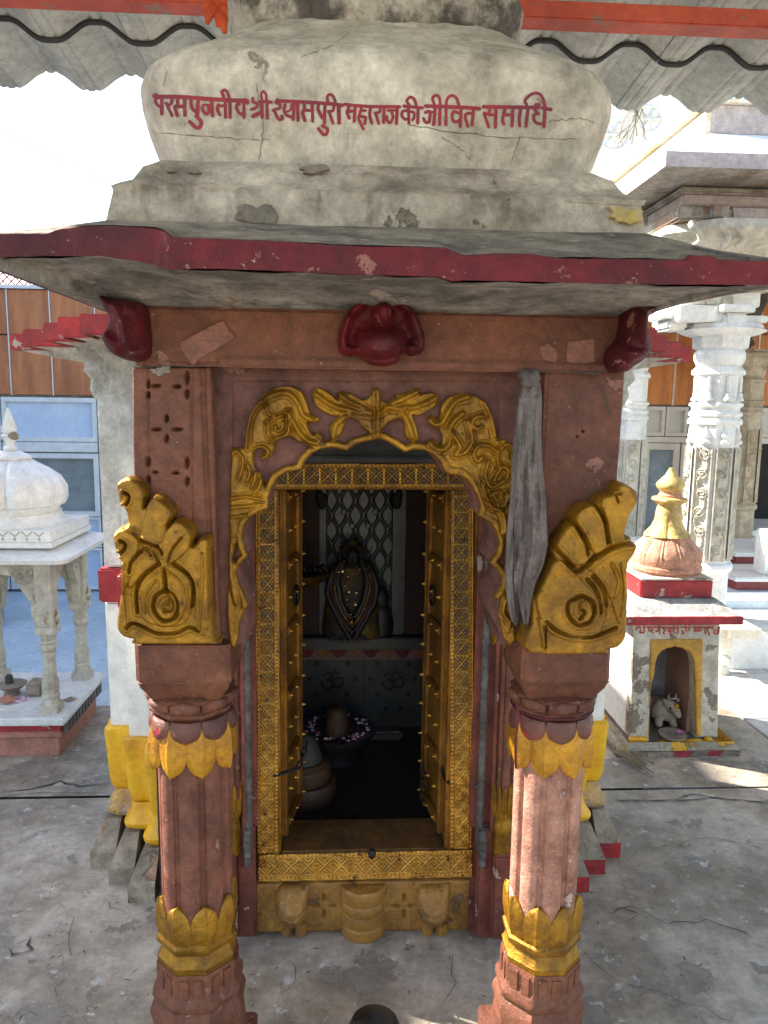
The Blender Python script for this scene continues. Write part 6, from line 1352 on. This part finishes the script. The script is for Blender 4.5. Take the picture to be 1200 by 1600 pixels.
# ================================================================== MARBLE TEMPLE (right)
TP = empty('carved_marble_temple', (3.2, 5, 0), 'white carved marble temple porch with octagonal pillars at right', 'temple')
scroll = mat('carved_scroll_recess', (.34, .31, .24), (.22, .2, .15), rough=.8, bump=.5)
def scroll_panel(par, u0, u1, z0, z1, place, m=creamm, per=None, step=.006, depth=.016):
    """vine scroll in relief: place(u, z, t)"""
    W_ = u1 - u0; per = per or W_ * 1.15; c = (u0 + u1) / 2
    def h(X, Y, s):
        vine = np.abs(X - c - W_ * .27 * np.sin(Y / per * math.pi)); o = gs(vine, W_ * .045)
        k_ = np.floor(Y / per - .5); cy_ = (k_ + 1) * per; sg = np.where(k_ % 2 == 0, 1, -1)
        q = np.hypot(X - c - sg * W_ * .06, Y - cy_); an = np.arctan2(Y - cy_, (X - c) * sg)
        o = np.maximum(o, gs(q - W_ * .27, W_ * .04)); o = np.maximum(o, gs(q - W_ * (.05 + .03 * an / 3.14) - W_ * .07, W_ * .045)); o = np.maximum(o, .8 * gs(np.abs(np.sin(an * 2.5)) * q, W_ * .035) * (q < W_ * .25))
        e = np.minimum(X - u0, u1 - X); o = np.maximum(o, gs(e - W_ * .04, W_ * .045))
        return o * depth
    sdf = lambda X, Y: np.minimum.reduce([X - u0, u1 - X, Y - z0, z1 - Y])
    vf_ = relief(sdf, h, (u0 - step, z0 - step, u1 + step, z1 + step), step, lambda u, v, hh: place(u, v, hh), None)
    return obj('scroll_carving', vf_, m, par, smooth='auto')
def temple_pillar(px_, Y, sc, zf, full=True, step=.006, m=marble, mc=creamm):
    """sc: radius of the shaft (half side); proportions from the near pillar, zf(ynear)->z"""
    r_ = lambda n_: n_ / 41 * sc
    pr = [(zf(985), r_(40), 'oct'), (zf(960), r_(40), 'oct'), (zf(958), r_(35), 'oct'), (zf(897), r_(35), 'oct'), (zf(894), r_(42)), (zf(888), r_(44)), (zf(883), r_(42)), (zf(880), r_(36), 'oct'), (zf(697), r_(36), 'oct'), (zf(696), r_(36), 'oct'), (zf(665), r_(34.5), 'oct'), (zf(663), r_(38), 'oct'), (zf(657), r_(38), 'oct'), (zf(652), r_(34), 'oct'), (zf(650), r_(37), 'oct'), (zf(646), r_(37.5), 'oct'), (zf(641), r_(33), 'oct'), (zf(638), r_(33), 'oct'), (zf(634), r_(37.5), 'oct'), (zf(630), r_(37), 'oct'), (zf(628), r_(32.5), 'oct'),
          (zf(586), r_(33), 'oct'), (zf(584), r_(37), 'oct'), (zf(578), r_(37), 'oct'), (zf(571), r_(31), 'oct'), (zf(569), r_(34)), (zf(560), r_(38)), (zf(549), r_(38)), (zf(545), r_(35)), (zf(541), r_(38), 'oct'), (zf(524), r_(39), 'oct'), (zf(520), r_(52), 'oct'), (zf(514), r_(62), 'oct'), (zf(510), r_(56), 'oct'), (zf(505), r_(55), 'oct')]
    ro = lambda a: a
    p = obj('temple_pillar', (lambda t: t)(lathe(px_, Y, pr, n=96)), m, TP, smooth='auto')
    # cross-shaped shaft slabs with vine carving
    zs0, zs1 = zf(879), zf(698)
    for k_ in range(8):
        a = -math.pi / 2 + k_ * math.pi / 4
        if math.sin(a) > .5: continue
        ap = r_(37.5); hw = ap * math.tan(math.pi / 8) * .86; c_, s_ = math.cos(a), math.sin(a)
        def place(u, v, t, c_=c_, s_=s_, ap=ap): return np.stack([px_ + (ap + t) * c_ - u * s_, Y + (ap + t) * s_ + u * c_, v + 0 * u], 1)
        scroll_panel(p, -hw, hw, zs0 + .01, zs1 - .005, place, mc, step=step)
        if full:
            # bell-and-chain motif and flame motif
            for (y0, y1, ww) in ((588, 612, .010), ):
                for dd in (0,):
                    z0_, z1_ = zf(y1), zf(y0); R_ = r_(34.5)
                    obj('hanging_chain', tube([(px_ + R_ * c_, Y + R_ * s_, z1_), (px_ + R_ * c_, Y + R_ * s_, z0_)], .012, 8), m, p)
                    obj('bell', lathe(px_ + R_ * c_, Y + R_ * s_, [(z0_ - .05, .026), (z0_ - .04, .026), (z0_ - .03, .018), (z0_ - .008, .016), (z0_, .006)], n=16), m, p, smooth='auto')
            R_ = r_(35)
            obj('flame_motif', lathe(px_ + R_ * c_, Y + R_ * s_, [(zf(694), .03), (zf(690), .034), (zf(686), .02), (zf(682), .028), (zf(676), .022), (zf(671), .01), (zf(666), .002)], 'lobe', 24), m, p, smooth='auto')
    return p
PY = 4.35
zf1 = lambda y: zat(y, PY - .12, 1110)
px1 = P(1106, 800, PY).x
tp1 = temple_pillar(px1, PY, wpx(40, PY), zf1)
# bracket capital of the near pillar
def capbox(x0, x1, y0, y1, dy0, dy1, m=marble, b=.006, par=tp1, nm='capital_block'):
    a, b__ = P(x0, y0, PY + dy0).x, P(x1, y0, PY + dy0).x; return obj(nm, box(a, b__, PY + dy0, PY + dy1, zf1(y1), zf1(y0), b=b), m, par, smooth='auto')
capbox(1062, 1150, 479, 504.5, -.17, .2); capbox(1038, 1080, 486, 498, -.1, .12); capbox(1044, 1076, 498.3, 515, -.08, .1, b=.014); capbox(1130, 1182, 478, 490, -.22, .12); capbox(1134, 1172, 490.3, 510, -.2, .1, b=.014); capbox(1150, 1202, 489, 500, -.05, .12); capbox(1156, 1190, 500.3, 520, -.04, .1, b=.014)
capbox(1070, 1190, 452, 478.5, -.12, .2); 
for xx in (1092, 1110, 1136):
    q = P(xx, 476, PY - .125); obj('leaf_motif', prism([(q.x - .03, q.z), (q.x + .03, q.z), (q.x + .032, q.z + .03), (q.x + .012, q.z + .06), (q.x, q.z + .10), (q.x - .012, q.z + .06), (q.x - .032, q.z + .03)], q.y - .01, q.y + .004), creamm, tp1)
# upper capital and entablature (seen above the eave)
Y5 = 4.0
zf2 = lambda y: zat(y, Y5, 1120)
def ent(name, x0, x1, y0, y1, Yf, Yb_, m=cornicest, b=.006, xr=None, n=1, amp=0):
    a = P(x0, (y0 + y1) / 2, Yf).x; b__ = xr if xr else P(x1, (y0 + y1) / 2, Yf).x
    return obj(name, box(a, b__, Yf, Yb_, zat(y1, Yf, 1120), zat(y0, Yf, 1120), b=b, n=n, amp=amp), m, TP, smooth='auto')
ent('entablature_beam', 1072, 0, 264, 292, 4.05, 4.5, xr=5.0); ent('entablature_course', 1064, 0, 292.5, 303, 4.0, 4.55, xr=5.0, b=.01); ent('entablature_beam', 1068, 0, 303.5, 322, 4.03, 4.5, xr=5.0, m=pinkst)
ent('capital_block', 1060, 1112, 322.5, 345, 3.98, 4.5, b=.012); ent('capital_block', 1112.5, 1142, 318, 342, 3.93, 4.4, b=.01); ent('capital_block', 1142.5, 1260, 322.5, 345, 3.98, 4.5, m=pinkst, b=.012)
obj('bracket_cushion', lathe(P(1130, 360, 4.2).x, 4.25, [(zat(392, 4.0, 1130), .20), (zat(386, 4.0, 1130), .24), (zat(375, 4.0, 1130), .33), (zat(362, 4.0, 1130), .37), (zat(348, 4.0, 1130), .36), (zat(344, 4.0, 1130), .30)], 'oct', 64), creamm, TP, smooth='auto')
for (xx, w_) in ((1084, 1), (1128, .8), (1150, 1)):
    q = P(xx, 345, 3.93)
    pts = [(q.x, 3.94, q.z - .005), (q.x - .025 * w_, 3.9, q.z - .03), (q.x + .01, 3.89, q.z - .06), (q.x + .03 * w_, 3.9, q.z - .10), (q.x, 3.92, q.z - .13)]
    obj('volute', tube(pts, .016, 8), creamm, TP, smooth='all')
obj('capital_base', lathe(px1 + .02, PY - .06, [(zf1(455), .17), (zf1(446), .20), (zf1(432), .22), (zf1(420), .19), (zf1(405), .2), (zf1(392), .23)], 'oct', 64), creamm, TP, smooth='auto')
# side run of the entablature, going back, shaded
xs0 = P(1040, 300, 3.9).x
obj('side_beam', box(P(1064, 300, 4.1).x + .04, P(1064, 300, 4.1).x + .4, 4.56, 7.2, zat(330, 4.0, 1120), zat(268, 4.0, 1120), b=.01), cornicest, TP)
obj('side_beam_lower', box(P(1064, 300, 4.1).x + .08, P(1064, 300, 4.1).x + .35, 4.56, 7.2, zat(375, 4.0, 1120), zat(331, 4.0, 1120), b=.01), cornicest, TP)
# cornice: sloping slab with stained fascia, parapet
yc0 = 3.72
zc0, zc1 = zat(262, yc0, 1120), zat(238, yc0, 1120); xL = P(1040, 250, yc0).x
xi = P(1110, 209, 4.25).x; ztop = zat(209, 4.25, 1120)
v = [(xL, yc0, zc0), (6, yc0, zc0), (6, 8, zc0), (xL, 8, zc0), (xL, yc0, zc1), (6, yc0, zc1), (6, 8, zc1), (xL, 8, zc1), (xi, 4.25, ztop), (6, 4.25, ztop), (6, 8, ztop), (xi, 8, ztop)]
obj('sloping_cornice', (v, [[0, 3, 2, 1], [0, 1, 5, 4], [3, 0, 4, 7], [4, 5, 9, 8], [7, 4, 8, 11]]), [marble, pinkst, slab, cornicest], TP, mi=[3, 1, 0, 0, 2])  # pinkish front and darker underside carry shade in their colours
st_m = mat('rust_stained_marble', (.74, .7, .6), (.62, .55, .4), vs=4, rough=.5, bump=.2, streak=(.55, .33, .1), skt=.55)
obj('parapet', box(xi + .0, 6, 4.26, 4.5, ztop + .001, zat(163, 4.26, 1120), b=.004), pinkst, TP)
obj('parapet_side', box(xi - .03, xi + .05, 4.262, 8, ztop - .0, zat(178, 4.3, 1120), b=.004), st_m, TP)
obj('parapet_cap', box(xi - .05, 6, 4.23, 8, zat(163, 4.26, 1120) + .001, zat(156, 4.26, 1120), b=.004), st_m, TP)
# carved white parapet further back on the side
CPn = empty('carved_roof_panel', (1.9, 5.6, 2.9), 'sunlit white marble panel carved with rosettes above the cornice at upper right', 'panel')
def rose_h(X, Y, s):
    o = .01 * pil(s, 4)
    for cx_, cy_, R_ in ((957, 212, 24), (1012, 188, 20), (985, 165, 14)):
        q = np.hypot(X - cx_, Y - cy_); an = np.arctan2(Y - cy_, X - cx_)
        o = o + .03 * gs(q - R_, 2) + .03 * np.clip(np.cos(6 * an), 0, 1) * (q < R_ * .85) * (q > 4) + .03 * gs(q, 4)
    return o
px_relief('rosette_panel', [(915, 262), (925, 215), (935, 175), (945, 140), (1100, 100), (1100, 190), (1000, 240), (950, 275)], rose_h, 6.2, 6.3, marble, CPn, step=1.3)
tw = empty('bare_twig', P(985, 200, 6.0), 'bare twig growing from the carved marble roof panel', 'twig')
for i in range(9):
    a = P(1000 + rng.uniform(-12, 4), 168 + rng.uniform(-4, 4), 6.1); b__ = P(985 + rng.uniform(-22, 30), 205 + rng.uniform(0, 30), 6.0); m_ = (a + b__) / 2 + Vector((rng.uniform(-.06, .06), 0, rng.uniform(-.03, .05)))
    obj('stem', tube([tuple(a), tuple(m_), tuple(b__)], .004, 5), tan, tw)
# far pillars
PY2 = 5.9; zf_b = lambda y: zat(620 + (y - 620) * .845, PY2 - .1, 980)
temple_pillar(P(978, 700, PY2).x, PY2, wpx(31, PY2), zf_b, full=False, step=.009, mc=creamm)
PY3 = 6.0; zf_c = lambda y: zat(620 + (y - 620) * .645, PY3 - .1, 1160)
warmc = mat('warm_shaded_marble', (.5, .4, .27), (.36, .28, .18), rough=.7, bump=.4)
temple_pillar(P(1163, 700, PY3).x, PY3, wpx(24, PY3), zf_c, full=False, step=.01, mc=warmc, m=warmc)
# dark serrated bracket between
q = [(P(1155, 520, 6.8).x, P(1155, 520, 6.8).z)]
pts = [(1150, 440), (1200, 440), (1200, 470), (1186, 500), (1190, 508), (1180, 514), (1184, 522), (1176, 528), (1180, 538), (1172, 544), (1178, 552), (1172, 562), (1178, 572), (1150, 575)]
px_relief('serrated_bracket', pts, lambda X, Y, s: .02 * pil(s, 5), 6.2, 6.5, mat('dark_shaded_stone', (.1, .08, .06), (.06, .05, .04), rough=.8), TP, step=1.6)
# platform, pavement steps with red risers
obj('temple_platform', box(P(1188, 985, 4.9).x + .1, 7, 4.7, 9, .0, .30, b=.006), slab, TP) if False else None
# bench-like ledge behind the small shrine
LDG = empty('marble_ledge', (2.3, 3.95, 0), 'cream marble ledge on turned balusters behind the peach-domed shrine', 'ledge')
yl = 3.95; l0, l1 = P(1110, 1000, yl).x, P(1187, 985, yl).x; zt_l, zb_l = zat(984, yl, 1150), zat(998, yl, 1150)
LDGZ = zt_l
obj('ledge_slab', box(l0, l1 + .02, yl, yl + .6, zb_l, zt_l, b=.006), st_m, LDG)
obj('baluster', lathe(P(1128, 1040, yl + .05).x, yl + .07, [(0.007, .05), (.04, .05), (.06, .035), (.10, .055), (.12, .03), (.17, .05), (zb_l - .001, .05)], n=32), st_m, LDG, smooth='auto')
obj('pale_slab_wall', box(P(1140, 1040, yl + .1).x, 8, yl + .12, yl + .619, .007, zb_l - .002, b=.003), marble, LDG)
# stairs
risr = mat('red_riser_paint', (.3, .05, .045), (.22, .04, .035), rough=.6, bump=.3)
STP = empty('temple_steps', (3.6, 5.6, 0), 'grey marble temple steps with red risers before the dark doorway', 'steps')
def stepp(x0, x1, y0, y1, z0, z1):
    obj('red_riser', box(x0, x1, y0, y1, z0, z1 - .03, b=.002), risr, STP); obj('step_tread', box(x0 - .02, x1 + .02, y0 - .02, y1, z1 - .0295, z1, b=.006), marble, STP)
tg = G(1148, 880, .30)
PT = LDGZ
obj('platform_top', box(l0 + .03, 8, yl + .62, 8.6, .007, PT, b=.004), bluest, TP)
stepp(P(1150, 915, 4.85).x, 8, 4.85, 5.28, PT + .001, PT + .09)
stepp(P(1150, 872, 5.3).x, 8, 5.3, 6.65, PT + .001, PT + .17)
obj('door_threshold', box(P(1150, 850, 5.9).x, 8, 5.95, 6.65, PT + .171, PT + .22, b=.012), marble, TP)
obj('low_pillar_base', box(P(1191, 900, 4.9).x, P(1191, 900, 4.9).x + .14, 4.9, 5.03, PT + .091, PT + .40, b=.01), marble, STP)
# building behind the temple
RBD = empty('panelled_house_right', (4, 7.9, 0), 'building clad in orange-brown wood panels with cream windows behind the marble pillars', 'building')
YR = 6.7; zrr = lambda y: zat(y, YR, 1080); xrr = lambda x: P(x, 600, YR).x
obj('wall', box(1.25, 9, YR + .06, YR + 2, 0, zrr(400), b=0), greyw, RBD)
zz0, zz1, zz2 = zrr(634), zrr(520), zrr(400)
ex_ = [xrr(a) for a in (925, 990, 1053, 1118, 1181, 1245, 1310)]
for i in range(len(ex_) - 1):
    for a, b__ in ((zz0, zz1), (zz1, zz2)): obj('wood_panel', box(ex_[i] + .008, ex_[i + 1] - .008, YR, YR + .055, a + .006, b__ - .006, b=.002), mat('orange_wood_laminate', (.62, .2, .03), (.4, .12, .018), vs=9, vthr=(.3, .7), rough=.5, bump=.1, wood=True), RBD)
    obj('joint_strip', box(ex_[i] - .008, ex_[i] + .008, YR - .006, YR + .05, zz0, zz2, b=0), creamal, RBD)
wx = [xrr(a) for a in (925, 1010, 1044, 1080, 1116, 1150, 1168, 1250)]
for i in range(len(wx) - 1):
    window(RBD, wx[i] + .004, wx[i + 1] - .004, zrr(682), zrr(636), YR + .03, creamal, frostc, .035)
obj('transom', box(ex_[0], ex_[-1], YR - .01, YR + .055, zrr(692), zrr(683), b=.003), creamal, RBD)
for a, b__ in ((925, 1009), (1012, 1070), (1072, 1158)): window(RBD, xrr(a), xrr(b__), zrr(880), zrr(693), YR + .03, creamal, frostc, .06, slats=30)
obj('black_doorway_panel', box(xrr(1160), xrr(1320), YR - .0, YR + .05, .3, zrr(693), b=0), doorblk, RBD)  # solid black panel standing in for the dark inside the doorway
obj('door_frame', box(xrr(1156), xrr(1160), YR - .03, YR + .05, .2, zrr(690), b=.003), creamal, RBD)
